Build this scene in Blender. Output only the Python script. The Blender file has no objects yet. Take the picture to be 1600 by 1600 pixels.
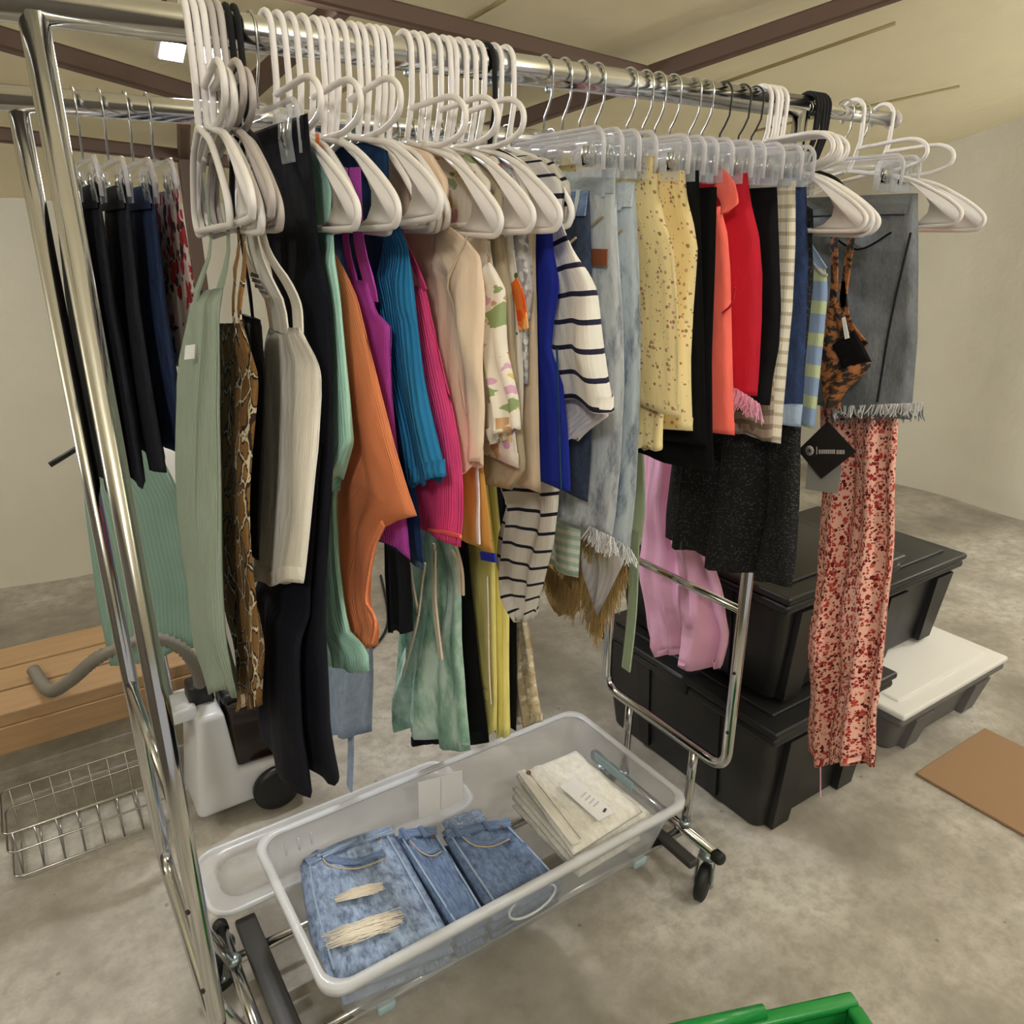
import bpy, bmesh, math, random
from mathutils import Vector, noise as mnoise

S = bpy.context.scene
COL = S.collection
random.seed(7)
PI = math.pi

# ---------------------------------------------------------------- camera
CAM_H = 1.6; PITCH = math.radians(20.0); HEAD = math.radians(56.4); FPX = 1200.0
cd = bpy.data.cameras.new('camera'); cam = bpy.data.objects.new('camera', cd); COL.objects.link(cam)
cam.location = (0, 0, CAM_H)
cam.rotation_euler = (PI / 2 - PITCH, 0, -(PI / 2 - HEAD))
cd.sensor_width = 36.0; cd.lens = FPX / 1600.0 * 36.0
cd.clip_start = 0.02; cd.clip_end = 100
S.camera = cam

# ---------------------------------------------------------------- world, exposure
w = bpy.data.worlds.new('world'); S.world = w; w.use_nodes = True
bg = w.node_tree.nodes['Background']
bg.inputs[0].default_value = (1.0, 0.975, 0.94, 1); bg.inputs[1].default_value = 0.46
S.view_settings.view_transform = 'Standard'; S.view_settings.look = 'None'
S.view_settings.exposure = 0.0; S.view_settings.gamma = 1.0; S.view_settings.use_curve_mapping = False

# ---------------------------------------------------------------- measuring helpers (metres; X along the rail, Y away, Z up)
ct, st, cp, sp = math.cos(PITCH), math.sin(PITCH), math.cos(HEAD), math.sin(HEAD)
def ray(x, y):
    r = (x - 800) / FPX; d = (y - 800) / FPX; f = ct - d * st
    return (f * cp + r * sp, f * sp - r * cp, -st - d * ct)
def atz(x, y, z):
    a = ray(x, y); t = (z - CAM_H) / a[2]; return Vector((a[0] * t, a[1] * t, z))
def atu(x, y, u):
    a = ray(x, y); t = u / a[0]; return Vector((u, a[1] * t, CAM_H + a[2] * t))
def atv(x, y, v):
    a = ray(x, y); t = v / a[1]; return Vector((a[0] * t, v, CAM_H + a[2] * t))
def U(u, pts): return [atu(x, y, u) for x, y in pts]
def VV(v, pts): return [atv(x, y, v) for x, y in pts]

# ---------------------------------------------------------------- mesh helpers
def wl(o):
    p = Vector(o.location)
    while o.parent: o = o.parent; p += o.location
    return p
def mk(name, V, Fc, mat, parent=None, uv=None, smooth=True, origin=None):
    V = [Vector(v) for v in V]
    if origin is None:
        n = len(V); origin = Vector((sum(v.x for v in V) / n, sum(v.y for v in V) / n, min(v.z for v in V)))
    origin = Vector(origin)
    me = bpy.data.meshes.new(name)
    me.from_pydata([tuple(v - origin) for v in V], [], Fc)
    if uv:
        L = me.uv_layers.new(name='uv'); idx = [0] * len(me.loops)
        me.loops.foreach_get('vertex_index', idx)
        flat = []
        for i in idx: flat += [uv[i][0], uv[i][1]]
        L.data.foreach_set('uv', flat)
    if smooth: me.polygons.foreach_set('use_smooth', [True] * len(me.polygons))
    me.materials.append(mat); me.update()
    o = bpy.data.objects.new(name, me); COL.objects.link(o)
    if parent is not None:
        o.parent = parent; o.location = origin - wl(parent)
    else: o.location = origin
    return o
def tag(o, label=None, cat=None, group=None, kind=None):
    if label: o['label'] = label
    if cat: o['category'] = cat
    if group: o['group'] = group
    if kind: o['kind'] = kind
    return o
def empty(name, loc):
    o = bpy.data.objects.new(name, None); COL.objects.link(o); o.location = loc; o.empty_display_size = .05
    return o
def copy_tree(o, parent=None):
    c = o.copy(); COL.objects.link(c)
    if parent is not None: c.parent = parent
    for ch in list(o.children): copy_tree(ch, c)
    return c
class MB:
    def __init__(s): s.V = []; s.F = []; s.UV = []
    def add(s, V, F, uv=None):
        b = len(s.V); s.V += [Vector(v) for v in V]; s.F += [tuple(i + b for i in f) for f in F]
        s.UV += uv if uv else [(v[1], v[2]) for v in V]
        return s
    def mk(s, name, mat, parent=None, smooth=True, origin=None): return mk(name, s.V, s.F, mat, parent, s.UV, smooth, origin)
def lerp(a, b, t): return a + (b - a) * t
def resample(P, n):
    P = [Vector(p) for p in P]
    L = [0]
    for a, b in zip(P, P[1:]): L.append(L[-1] + (b - a).length)
    T = L[-1] or 1; out = []; k = 0
    for i in range(n):
        s = T * i / (n - 1)
        while k < len(P) - 2 and L[k + 1] < s: k += 1
        d = L[k + 1] - L[k] or 1
        out.append(P[k].lerp(P[k + 1], min(1, (s - L[k]) / d)))
    return out
def catmull(P, m=6, closed=False):
    P = [Vector(p) for p in P]; n = len(P); out = []
    for i in range(n if closed else n - 1):
        if closed: a, b, c, d = P[i - 1], P[i], P[(i + 1) % n], P[(i + 2) % n]
        else: a, b, c, d = P[max(i - 1, 0)], P[i], P[i + 1], P[min(i + 2, n - 1)]
        for j in range(m):
            t = j / m
            out.append(.5 * ((2 * b) + (c - a) * t + (2 * a - 5 * b + 4 * c - d) * t * t + (3 * b - a - 3 * c + d) * t ** 3))
    if not closed: out.append(P[-1])
    return out
def fillet(P, r, m=6):
    P = [Vector(p) for p in P]; out = [P[0]]
    for a, b, c in zip(P, P[1:], P[2:]):
        d1 = (a - b); d2 = (c - b); k = min(r, d1.length * .49, d2.length * .49)
        p = b + d1.normalized() * k; q = b + d2.normalized() * k
        for j in range(m + 1):
            t = j / m; out.append((1 - t) ** 2 * p + 2 * t * (1 - t) * b + t * t * q)
    out.append(P[-1]); return out
def tube(P, r, seg=10, closed=False, rz=None):
    P = [Vector(p) for p in P]; n = len(P); V = []; F = []
    R = r if isinstance(r, (list, tuple)) else [r] * n
    up = Vector((0.013, 0.021, 1))
    t0 = (P[1] - P[0]).normalized()
    if abs(t0.dot(up.normalized())) > .95: up = Vector((1, .02, 0.01))
    nrm = (up - t0 * up.dot(t0)).normalized()
    for i in range(n):
        if closed: t = (P[(i + 1) % n] - P[i - 1])
        else: t = P[min(i + 1, n - 1)] - P[max(i - 1, 0)]
        t = t.normalized() if t.length > 1e-9 else t0
        nrm = nrm - t * nrm.dot(t); nrm.normalize(); bn = t.cross(nrm)
        for k in range(seg):
            a = 2 * PI * k / seg
            V.append(P[i] + nrm * (R[i] * math.cos(a)) + bn * ((rz or R[i]) * math.sin(a)))
    for i in range(n if closed else n - 1):
        for k in range(seg):
            a = i * seg + k; b = i * seg + (k + 1) % seg; j = (i + 1) % n
            F.append((a, b, j * seg + (k + 1) % seg, j * seg + k))
    if not closed:
        F.append(tuple(range(seg - 1, -1, -1))); F.append(tuple((n - 1) * seg + k for k in range(seg)))
    return V, F
def ribbon(P, wdir, w, t=.002):
    P = [Vector(p) for p in P]; V = []; F = []; n = len(P); wd = Vector(wdir).normalized()
    W = w if isinstance(w, (list, tuple)) else [w] * n
    UVs = []; acc = 0
    for i in range(n):
        if i: acc += (P[i] - P[i - 1]).length
        tg = (P[min(i + 1, n - 1)] - P[max(i - 1, 0)]).normalized()
        x = (wd - tg * wd.dot(tg)).normalized(); nn = tg.cross(x)
        for a, b in ((-1, -1), (1, -1), (1, 1), (-1, 1)):
            V.append(P[i] + x * (a * W[i] / 2) + nn * (b * t / 2)); UVs.append((a * W[i] / 2, -acc))
    for i in range(n - 1):
        for k in range(4): F.append((i * 4 + k, i * 4 + (k + 1) % 4, i * 4 + 4 + (k + 1) % 4, i * 4 + 4 + k))
    F.append((3, 2, 1, 0)); F.append(tuple((n - 1) * 4 + k for k in range(4)))
    return V, F, UVs
def box(c, s, bev=0.0, seg=2):
    bm = bmesh.new(); bmesh.ops.create_cube(bm, size=1)
    for v in bm.verts: v.co = Vector((v.co.x * s[0] + c[0], v.co.y * s[1] + c[1], v.co.z * s[2] + c[2]))
    if bev: bmesh.ops.bevel(bm, geom=list(bm.edges), offset=bev, segments=seg, affect='EDGES', profile=.5)
    bm.verts.index_update()
    V = [v.co.copy() for v in bm.verts]; F = [tuple(v.index for v in f.verts) for f in bm.faces]; bm.free()
    return V, F
def prism(P, h):
    """polygon P (3d, planar) extruded by vector h"""
    P = [Vector(p) for p in P]; h = Vector(h); n = len(P)
    V = P + [p + h for p in P]
    F = [tuple(range(n - 1, -1, -1)), tuple(range(n, 2 * n))] + [(i, (i + 1) % n, n + (i + 1) % n, n + i) for i in range(n)]
    return V, F
def lathe(c, axis, prof, seg=24):
    """prof: list of (radius, offset along axis)"""
    ax = Vector(axis).normalized(); e1 = ax.orthogonal().normalized(); e2 = ax.cross(e1); V = []; F = []
    for r, d in prof:
        for k in range(seg):
            a = 2 * PI * k / seg; V.append(Vector(c) + ax * d + e1 * (r * math.cos(a)) + e2 * (r * math.sin(a)))
    n = len(prof)
    for i in range(n - 1):
        for k in range(seg): F.append((i * seg + k, i * seg + (k + 1) % seg, (i + 1) * seg + (k + 1) % seg, (i + 1) * seg + k))
    F.append(tuple(range(seg - 1, -1, -1))); F.append(tuple((n - 1) * seg + k for k in range(seg)))
    return V, F

# ---------------------------------------------------------------- materials
def s2l(c):
    return tuple(((x / 255) / 12.92 if x / 255 <= .04045 else ((x / 255 + .055) / 1.055) ** 2.4) for x in c) + (1,)
class NT:
    def __init__(s, name):
        s.m = bpy.data.materials.new(name); s.m.use_nodes = True; s.t = s.m.node_tree
        s.b = s.t.nodes['Principled BSDF']; s._uv = None; s._ob = None
    def n(s, typ, **kw):
        nd = s.t.nodes.new(typ)
        for k, v in kw.items():
            if k.startswith('i_'): nd.inputs[k[2:].replace('_', ' ')].default_value = v
            else: setattr(nd, k, v)
        return nd
    def l(s, a, b): s.t.links.new(a, b)
    def uv(s):
        if not s._uv: s._uv = s.n('ShaderNodeTexCoord')
        return s._uv.outputs['UV']
    def ob(s):
        if not s._uv: s._uv = s.n('ShaderNodeTexCoord')
        return s._uv.outputs['Object']
    def math(s, op, a, b=None, c=None):
        nd = s.n('ShaderNodeMath', operation=op)
        for i, x in enumerate((a, b, c)):
            if x is None: continue
            if isinstance(x, (int, float)): nd.inputs[i].default_value = x
            else: s.l(x, nd.inputs[i])
        return nd.outputs[0]
    def mix(s, fac, a, b):
        nd = s.n('ShaderNodeMix', data_type='RGBA')
        if isinstance(fac, (int, float)): nd.inputs[0].default_value = fac
        else: s.l(fac, nd.inputs[0])
        for i, x in ((6, a), (7, b)):
            if isinstance(x, tuple): nd.inputs[i].default_value = x
            else: s.l(x, nd.inputs[i])
        return nd.outputs[2]
    def noise(s, scale, det=3, vec=None, rough=.55):
        nd = s.n('ShaderNodeTexNoise', i_Scale=scale, i_Detail=det, i_Roughness=rough); s.l(vec or s.uv(), nd.inputs['Vector'])
        return nd.outputs['Fac']
    def ramp(s, fac, stops, interp='LINEAR'):
        nd = s.n('ShaderNodeValToRGB'); cr = nd.color_ramp; cr.interpolation = interp
        while len(cr.elements) < len(stops): cr.elements.new(.5)
        for e, (p, c) in zip(cr.elements, stops): e.position = p; e.color = c
        s.l(fac, nd.inputs[0]); return nd.outputs[0]
    def vor(s, scale, feature='F1', vec=None, rnd=1.0):
        nd = s.n('ShaderNodeTexVoronoi', feature=feature, i_Scale=scale, i_Randomness=rnd); s.l(vec or s.uv(), nd.inputs['Vector'])
        return nd
    def wave(s, period, d='X', vec=None, dist=0.0):
        nd = s.n('ShaderNodeTexWave', wave_type='BANDS', bands_direction=d, i_Scale=.31416 / period, i_Distortion=dist)
        s.l(vec or s.uv(), nd.inputs['Vector']); return nd.outputs['Fac']
    def sep(s, vec=None):
        nd = s.n('ShaderNodeSeparateXYZ'); s.l(vec or s.uv(), nd.inputs[0]); return nd.outputs
    def scale(s, sx, sy, sz=1, vec=None):
        nd = s.n('ShaderNodeMapping', vector_type='POINT'); nd.inputs['Scale'].default_value = (sx, sy, sz); s.l(vec or s.uv(), nd.inputs[0]); return nd.outputs[0]
    def bump(s, h, strength=.4, dist=.002):
        nd = s.n('ShaderNodeBump', i_Strength=strength, i_Distance=dist); s.l(h, nd.inputs['Height']); s.l(nd.outputs[0], s.b.inputs['Normal'])
    def wrinkle(s, k=.55, sx=26, sy=7):
        nd = s.n('ShaderNodeBump', i_Strength=k, i_Distance=.012); s.l(s.noise(1.0, 3, s.scale(sx, sy), .5), nd.inputs['Height'])
        old = [l for l in s.t.links if l.to_socket == s.b.inputs['Normal']]
        if old: s.l(nd.outputs[0], old[0].from_node.inputs['Normal'])
        else: s.l(nd.outputs[0], s.b.inputs['Normal'])
    def col(s, c):
        if isinstance(c, tuple): s.b.inputs['Base Color'].default_value = c
        else: s.l(c, s.b.inputs['Base Color'])
    def p(s, **kw):
        for k, v in kw.items(): s.b.inputs[k.replace('_', ' ')].default_value = v
        return s.m
def dk(c, f): return tuple(x * f for x in c[:3]) + (1,)
def plain(name, rgb, rough=.5, metal=0.0, **kw):
    n = NT(name); n.col(s2l(rgb)); return n.p(Roughness=rough, Metallic=metal, **kw)
def cloth(name, rgb, rib=None, ribd='X', var=.12, rough=.88, bump=.5):
    n = NT(name); c = s2l(rgb)
    f = n.noise(14, 4); col = n.mix(f, dk(c, 1 - var), dk(c, 1 + var))
    fine = n.noise(900, 2)
    if rib:
        wv = n.wave(rib, ribd); col = n.mix(n.math('MULTIPLY', wv, .4), col, dk(c, .6))  # groove shading mixed into the rib colour
        n.bump(n.math('MULTIPLY', wv, -1.0), bump, .002)
    else: n.bump(fine, .25, .0012)
    n.wrinkle(); n.col(col); return n.p(Roughness=rough, Specular_IOR_Level=.2)
def denim(name, lo, hi, sc=22, lo_p=.35, hi_p=.65, rough=.9, sy=1.0):
    n = NT(name); f = n.noise(sc, 6, n.scale(1.5, sy), rough=.68); c = n.ramp(f, [(lo_p, s2l(lo)), (hi_p, s2l(hi))])
    tw = n.noise(1.0, 2, vec=n.scale(420, 90)); c = n.mix(n.math('MULTIPLY', tw, .45), c, s2l(tuple(min(255, x + 45) for x in hi)))
    n.bump(tw, .35, .0015); n.wrinkle(.6, 30, 12); n.col(c); return n.p(Roughness=rough, Specular_IOR_Level=.2)
def stripes(name, base, line, period, width, slope=0.0, rough=.88):
    n = NT(name); x, y, z = n.sep()
    f = n.math('FRACT', n.math('DIVIDE', y, period)); m = n.math('LESS_THAN', f, width)
    b = n.mix(n.noise(20, 3), s2l(base), dk(s2l(base), .88)); n.col(n.mix(m, b, s2l(line)))
    n.bump(n.wave(.004, 'X'), .2, .0015); n.wrinkle(); return n.p(Roughness=rough, Specular_IOR_Level=.2)
def floral(name, base, spots, scale=60, thr=.42, rough=.88, wob=.35, sx=1.0):
    n = NT(name); u = n.scale(sx, 1)
    nz = n.n('ShaderNodeTexNoise', i_Scale=scale * 2.2, i_Detail=2); n.l(u, nz.inputs['Vector'])
    vm = n.n('ShaderNodeVectorMath', operation='SCALE'); n.l(nz.outputs['Color'], vm.inputs[0]); vm.inputs['Scale'].default_value = wob / scale
    va = n.n('ShaderNodeVectorMath', operation='ADD'); n.l(u, va.inputs[0]); n.l(vm.outputs[0], va.inputs[1])
    vo = n.vor(scale, vec=va.outputs[0]); c = n.sep(vo.outputs['Color'])
    k = len(spots); pal = n.ramp(c[0], [(i / k, s2l(q)) for i, q in enumerate(spots)], 'CONSTANT')
    m = n.math('LESS_THAN', vo.outputs['Distance'], n.math('MULTIPLY', c[1], thr))
    b = n.mix(n.noise(16, 3), s2l(base), dk(s2l(base), .86)); n.col(n.mix(m, b, pal))
    n.bump(n.noise(700, 2), .2, .001); n.wrinkle(); return n.p(Roughness=rough, Specular_IOR_Level=.2)

M = {}
M['chrome'] = plain('chrome', (205, 205, 205), .13, 1.0)
M['steel'] = plain('steel_wire', (190, 190, 188), .22, 1.0)
M['zinc'] = plain('zinc', (165, 178, 182), .35, 1.0)
M['white_plastic'] = plain('white_plastic', (226, 221, 218), .42)
M['grey_plastic'] = plain('grey_plastic', (176, 168, 164), .45)
M['black_plastic'] = plain('black_plastic', (26, 26, 27), .42)
M['tote_black'] = plain('tote_black', (24, 24, 25), .4)
M['black_velvet'] = plain('black_flocking', (16, 15, 16), .95)
M['rubber'] = plain('rubber', (24, 24, 25), .6)
M['black_bar'] = plain('black_bar', (52, 50, 48), .45)
M['clear'] = plain('clear_plastic', (222, 220, 226), .06, Alpha=.13)
M['clear_edge'] = plain('clear_edge', (214, 212, 218), .05, Alpha=.5)
M['clip_plastic'] = plain('clip_plastic', (210, 214, 218), .06, Alpha=.26)
M['hose'] = plain('ribbed_hose', (128, 122, 112), .5)
M['green_plastic'] = plain('green_plastic', (32, 138, 62), .35)
M['paper'] = plain('paper', (236, 234, 232), .8)
M['tag_black'] = plain('tag_black', (34, 31, 30), .6)
M['print_grey'] = plain('print_grey', (196, 190, 184), .7)
M['print_dark'] = plain('print_dark', (70, 66, 66), .8)
M['tag_clear'] = plain('tag_clear', (170, 170, 165), .3, Alpha=.75)
M['steamer_white'] = plain('steamer_white', (222, 224, 228), .3)
M['tank_dark'] = plain('tank_dark', (38, 28, 24), .12)
M['brown_metal'] = plain('brown_metal', (92, 70, 58), .5)
M['leather'] = plain('leather', (140, 78, 46), .6)
M['thread'] = plain('thread', (190, 170, 134), .8)
M['brass'] = plain('brass', (150, 110, 70), .35, 1.0)
def milky():
    n = NT('milky_plastic'); n.col(s2l((222, 224, 230))); n.p(Roughness=.22, Alpha=.36)
    return n.m
M['milky'] = milky()
def milky2():
    n = NT('milky_rim'); n.col(s2l((232, 234, 238))); n.p(Roughness=.22, Alpha=.6); return n.m
M['milky_rim'] = milky2()
M['teal_latch'] = plain('teal_latch', (176, 202, 210), .25, Alpha=.6)
def concrete():
    n = NT('concrete'); o = n.ob()
    a = n.noise(1.6, 6, o, .62); b = n.noise(20, 9, o, .74); c = n.ramp(a, [(.34, s2l((132, 126, 116))), (.5, s2l((176, 170, 160))), (.64, s2l((208, 204, 196)))])
    c = n.mix(n.math('MULTIPLY', n.ramp(b, [(.42, (0, 0, 0, 1)), (.62, (1, 1, 1, 1))]), .62), c, s2l((146, 139, 128)))
    vo = n.vor(9, vec=o); m = n.math('LESS_THAN', vo.outputs['Distance'], .05); c = n.mix(n.math('MULTIPLY', m, .5), c, s2l((92, 84, 76)))
    n.col(c); n.bump(b, .25, .004); return n.p(Roughness=.72)
M['concrete'] = concrete()
def tarp(name, rgb, tr=.0):
    n = NT(name); o = n.ob(); c = s2l(rgb)
    f = n.noise(2.2, 5, o); n.col(n.mix(f, dk(c, .9), dk(c, 1.06))); n.bump(n.noise(5, 4, o), .35, .03)
    return n.p(Roughness=.55)
M['tarp'] = tarp('tarp_beige', (246, 236, 200))
M['tarp_white'] = tarp('tarp_white', (226, 222, 208))
M['tarp_dark'] = tarp('tarp_dark', (96, 88, 78))
M['seam'] = plain('tarp_seam', (168, 152, 108), .6)
def wood(name, rgb):
    n = NT(name); o = n.ob(); c = s2l(rgb); f = n.noise(1, 5, n.scale(6, 60, 60, o)); n.col(n.mix(f, dk(c, .6), dk(c, 1.15))); n.bump(f, .3, .002); return n.p(Roughness=.75)
M['wood'] = wood('raw_wood', (176, 142, 102))
M['card'] = plain('cardboard', (160, 128, 98), .9)
M['grey_box'] = plain('grey_box', (110, 108, 108), .6)
def emit(name, rgb, k):
    n = NT(name); n.col(s2l(rgb)); n.b.inputs['Emission Color'].default_value = s2l(rgb); n.b.inputs['Emission Strength'].default_value = k; return n.m
M['lamp'] = emit('lamp_face', (244, 246, 255), 14)

# fabrics
M['sage'] = cloth('sage_rib', (150, 163, 146), .004)
M['cream'] = cloth('cream_knit', (244, 238, 224), .0032, bump=.2)
M['navyblack'] = cloth('navy_velvet', (17, 18, 28), None, rough=.85)
M['velvet'] = cloth('black_velvet_cloth', (10, 9, 12), None, rough=.9)
M['black'] = cloth('black_cloth', (11, 10, 11), None)
M['mint'] = cloth('mint_rib', (172, 218, 200), .004, bump=.3)
M['orange'] = cloth('orange_rib', (240, 144, 98), .0034)
M['purple'] = cloth('purple_rib', (192, 80, 186), .004)
M['darkblue'] = cloth('dark_blue', (24, 56, 96), .005)
M['blue'] = cloth('blue_rib', (38, 118, 168), .006, bump=.8)
M['pink'] = cloth('pink_rib', (236, 76, 134), .004, bump=.5)
M['blush'] = cloth('blush', (232, 208, 182), None)
M['mustard'] = cloth('mustard', (226, 172, 88), .02, bump=.15)
M['tan'] = cloth('tan', (206, 186, 160), None)
M['greige'] = cloth('greige', (182, 168, 142), None)
M['royal'] = cloth('royal_blue', (32, 46, 150), .03, bump=.1)
M['stripe'] = stripes('white_navy_stripe', (228, 224, 216), (38, 38, 58), .035, .19)
M['stripe2'] = stripes('grey_navy_stripe', (214, 208, 196), (30, 30, 42), .036, .17)
M['acid'] = denim('acid_denim', (40, 60, 98), (190, 196, 200), 13, .36, .5, sy=.5)
M['acid2'] = denim('acid_denim_b', (40, 58, 92), (176, 186, 192), 14, .38, .5, sy=.5)
M['blue_denim'] = denim('blue_denim', (30, 46, 80), (146, 164, 192), 34, .37, .62)
M['blue_denim2'] = denim('blue_denim_b', (30, 44, 78), (112, 134, 170), 30, .34, .66)
M['light_denim'] = denim('light_denim', (118, 138, 166), (150, 168, 192), 30)
M['dark_denim'] = denim('dark_denim', (14, 20, 36), (48, 60, 84), 20)
M['navy_denim'] = denim('navy_denim', (18, 28, 56), (38, 56, 98), 26)
M['black_denim'] = denim('black_denim', (10, 11, 16), (30, 32, 42), 24)
M['grey_denim'] = denim('grey_denim', (58, 62, 66), (118, 122, 126), 10, .3, .75)
M['white_denim'] = denim('white_denim', (206, 200, 182), (234, 230, 216), 40)
M['fray'] = cloth('fray_white', (226, 226, 226), .003, rough=.95)
M['fray_cream'] = cloth('fray_cream', (230, 220, 204), None, rough=.95)
M['yellow_floral'] = floral('yellow_floral', (236, 216, 160), [(168, 112, 100), (150, 126, 84), (186, 136, 128), (182, 156, 106)], 150, .46)
M['red_floral'] = floral('red_floral', (240, 186, 168), [(146, 44, 40), (176, 62, 56), (96, 30, 30), (186, 80, 70)], 150, .86, wob=.12, sx=1.9)
M['floral_pink'] = floral('floral_pastel', (232, 224, 210), [(206, 160, 186), (140, 156, 110), (190, 150, 110), (214, 190, 120)], 46, .7)
M['floral_green'] = floral('floral_green', (232, 226, 212), [(86, 110, 60), (190, 96, 110), (60, 80, 50), (150, 60, 70)], 34, .6)
M['orange_print'] = floral('orange_print', (238, 128, 56), [(226, 84, 30), (246, 180, 110)], 40, .8)
M['lace'] = floral('grey_lace', (206, 204, 204), [(160, 158, 160), (236, 236, 236)], 110, .9)
M['coral'] = cloth('coral', (246, 112, 98), None)
M['red'] = cloth('red_cloth', (188, 32, 50), None)
M['plaid'] = stripes('cream_plaid', (232, 224, 206), (190, 176, 150), .021, .3)
M['plaid2'] = stripes('brown_plaid', (176, 158, 140), (132, 116, 104), .024, .4)
M['gingham'] = stripes('blue_check', (150, 172, 206), (196, 206, 162), .055, .4)
M['pinkskirt'] = cloth('pink_skirt', (232, 176, 204), None)
M['palegreen'] = cloth('pale_green', (172, 190, 158), None)
M['yellow'] = cloth('yellow_cloth', (242, 230, 140), None)
M['mintsheer'] = cloth('mint_sheer', (150, 182, 166), .01, bump=.2)
M['beigelace'] = floral('beige_lace', (206, 190, 158), [(178, 160, 126), (226, 214, 190)], 90, .9)
M['fringe'] = cloth('gold_fringe', (180, 150, 98), .003, rough=.95)
M['white_cloth'] = cloth('white_cloth', (228, 222, 220), .012, bump=.15)
M['cord'] = cloth('cream_cord', (228, 212, 186), None)
M['charcoal'] = cloth('charcoal', (34, 36, 42), None)
def tiedye():
    n = NT('green_tie_dye'); f = n.noise(11, 6, n.scale(2.2, .5), .62); n.col(n.ramp(f, [(.32, s2l((96, 136, 114))), (.46, s2l((150, 188, 166))), (.58, s2l((210, 232, 218)))])); n.bump(n.noise(60, 3), .2, .002); return n.p(Roughness=.88)
M['tiedye'] = tiedye()
def snake():
    n = NT('snake_print'); base = n.scale(1.5, 1.0)
    nz0 = n.n('ShaderNodeTexNoise', i_Scale=30, i_Detail=5); n.l(base, nz0.inputs['Vector'])
    vs = n.n('ShaderNodeVectorMath', operation='SCALE'); n.l(nz0.outputs['Color'], vs.inputs[0]); vs.inputs['Scale'].default_value = .035
    va = n.n('ShaderNodeVectorMath', operation='ADD'); n.l(base, va.inputs[0]); n.l(vs.outputs[0], va.inputs[1])
    v = n.vor(26, 'DISTANCE_TO_EDGE', va.outputs[0]); v2 = n.vor(26, 'F1', va.outputs[0]); rc = n.sep(v2.outputs['Color'])
    d = v.outputs['Distance']; sp_ = n.noise(240, 4)
    tan_ = n.mix(rc[0], s2l((166, 122, 66)), s2l((112, 78, 44))); tan_ = n.mix(n.math('MULTIPLY', sp_, .7), tan_, s2l((84, 60, 40)))
    ringm = n.math('LESS_THAN', d, n.math('ADD', n.math('MULTIPLY', rc[1], .12), .05)); c = n.mix(ringm, tan_, s2l((50, 36, 28)))
    edge = n.math('LESS_THAN', d, n.math('MULTIPLY', n.math('MULTIPLY', sp_, rc[2]), .13)); c = n.mix(edge, c, s2l((206, 190, 160)))
    n.col(c); n.wrinkle(); return n.p(Roughness=.7, Specular_IOR_Level=.25)
M['snake'] = snake()
def leopard():
    n = NT('leopard_print'); f = n.noise(60, 3, rough=.6); n.col(n.ramp(f, [(.46, s2l((24, 16, 12))), (.52, s2l((150, 90, 44))), (.68, s2l((178, 112, 60)))])); return n.p(Roughness=.6)
M['leopard'] = leopard()
def openknit():
    n = NT('black_open_knit'); v = n.vor(230, 'F1'); h = n.math('LESS_THAN', v.outputs['Distance'], .28)
    n.col(n.mix(h, s2l((7, 7, 8)), s2l((66, 66, 68)))); n.bump(v.outputs['Distance'], .8, .003); return n.p(Roughness=.85)
M['openknit'] = openknit()

# ================================================================ setting: tent on a concrete floor
def grid(name, fn, nu, nv, mat, kind='structure'):
    V = []; F = []
    for j in range(nv + 1):
        for i in range(nu + 1): V.append(fn(i / nu, j / nv))
    for j in range(nv):
        for i in range(nu): a = j * (nu + 1) + i; F.append((a, a + 1, a + nu + 2, a + nu + 1))
    o = mk(name, V, F, mat, origin=(0, 0, 0)); tag(o, kind=kind); return o
fl = tag(mk('floor', *box((1, .6, -.05), (8, 9.2, .1)), M['concrete'], smooth=False, origin=(0, 0, 0)), kind='structure')
RZ0, RS = 2.86, .27
def roofz(v): return RZ0 - abs(v + .2) * RS
def sag(a, b): return -.035 * math.sin(PI * (a * 5 % 1)) * math.sin(PI * (b * 4 % 1))
grid('ceiling', lambda a, b: Vector((-3 + 8 * a, -4 + 8.2 * b, roofz(-4 + 8.2 * b) + .03 + sag(a, b))), 60, 48, M['tarp'])
grid('wall_back', lambda a, b: Vector((-3 + 8 * a, 4.1 + .03 * math.sin(a * 60), (roofz(4.1) + .08) * b)), 120, 4, M['tarp_white'])
grid('wall_right', lambda a, b: Vector((4.9 + .03 * math.sin(a * 50), -4 + 8.2 * a, (roofz(-4 + 8.2 * a) + .08) * b)), 100, 4, M['tarp_white'])
grid('wall_left', lambda a, b: Vector((-2.9, -4 + 8.2 * a, (roofz(-4 + 8.2 * a) + .08) * b)), 20, 4, M['tarp_dark'])  # unseen side, toned dark to dim chrome reflections and fill from the left
def atroof(x, y, drop=.0):
    a = ray(x, y)                                   # z = RZ0 - drop - (v+.2)*RS on the far slope
    t = (RZ0 - drop - .2 * RS - CAM_H) / (a[2] + RS * a[1]); return Vector((a[0] * t, a[1] * t, CAM_H + a[2] * t))
fr = tag(empty('tent_frame', (1, 1, 0)), 'brown square steel tubes framing the beige tent roof', 'tent frame')
def beam(p, q, e0=0.0, e1=0.0, wd=.05, name='frame_tube'):
    d = (q - p); p = p - d * e0; q = q + d * e1; L = (q - p).length; x = (q - p).normalized()
    y = Vector((0, 0, 1)).cross(x)
    y = y.normalized() if y.length > .01 else Vector((1, 0, 0)); z = x.cross(y)
    V, F = box((0, 0, 0), (L, wd, wd), .006, 1); m = (p + q) / 2
    return mk(name, [m + x * v.x + y * v.y + z * v.z for v in V], F, M['brown_metal'], fr, smooth=False)
D = .06
beam(atroof(540, 2, D), atroof(1020, 120, D), .9, .02)
beam(atroof(800, 192, D), atroof(1350, 2, D), .9, .8, .056)
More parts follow.
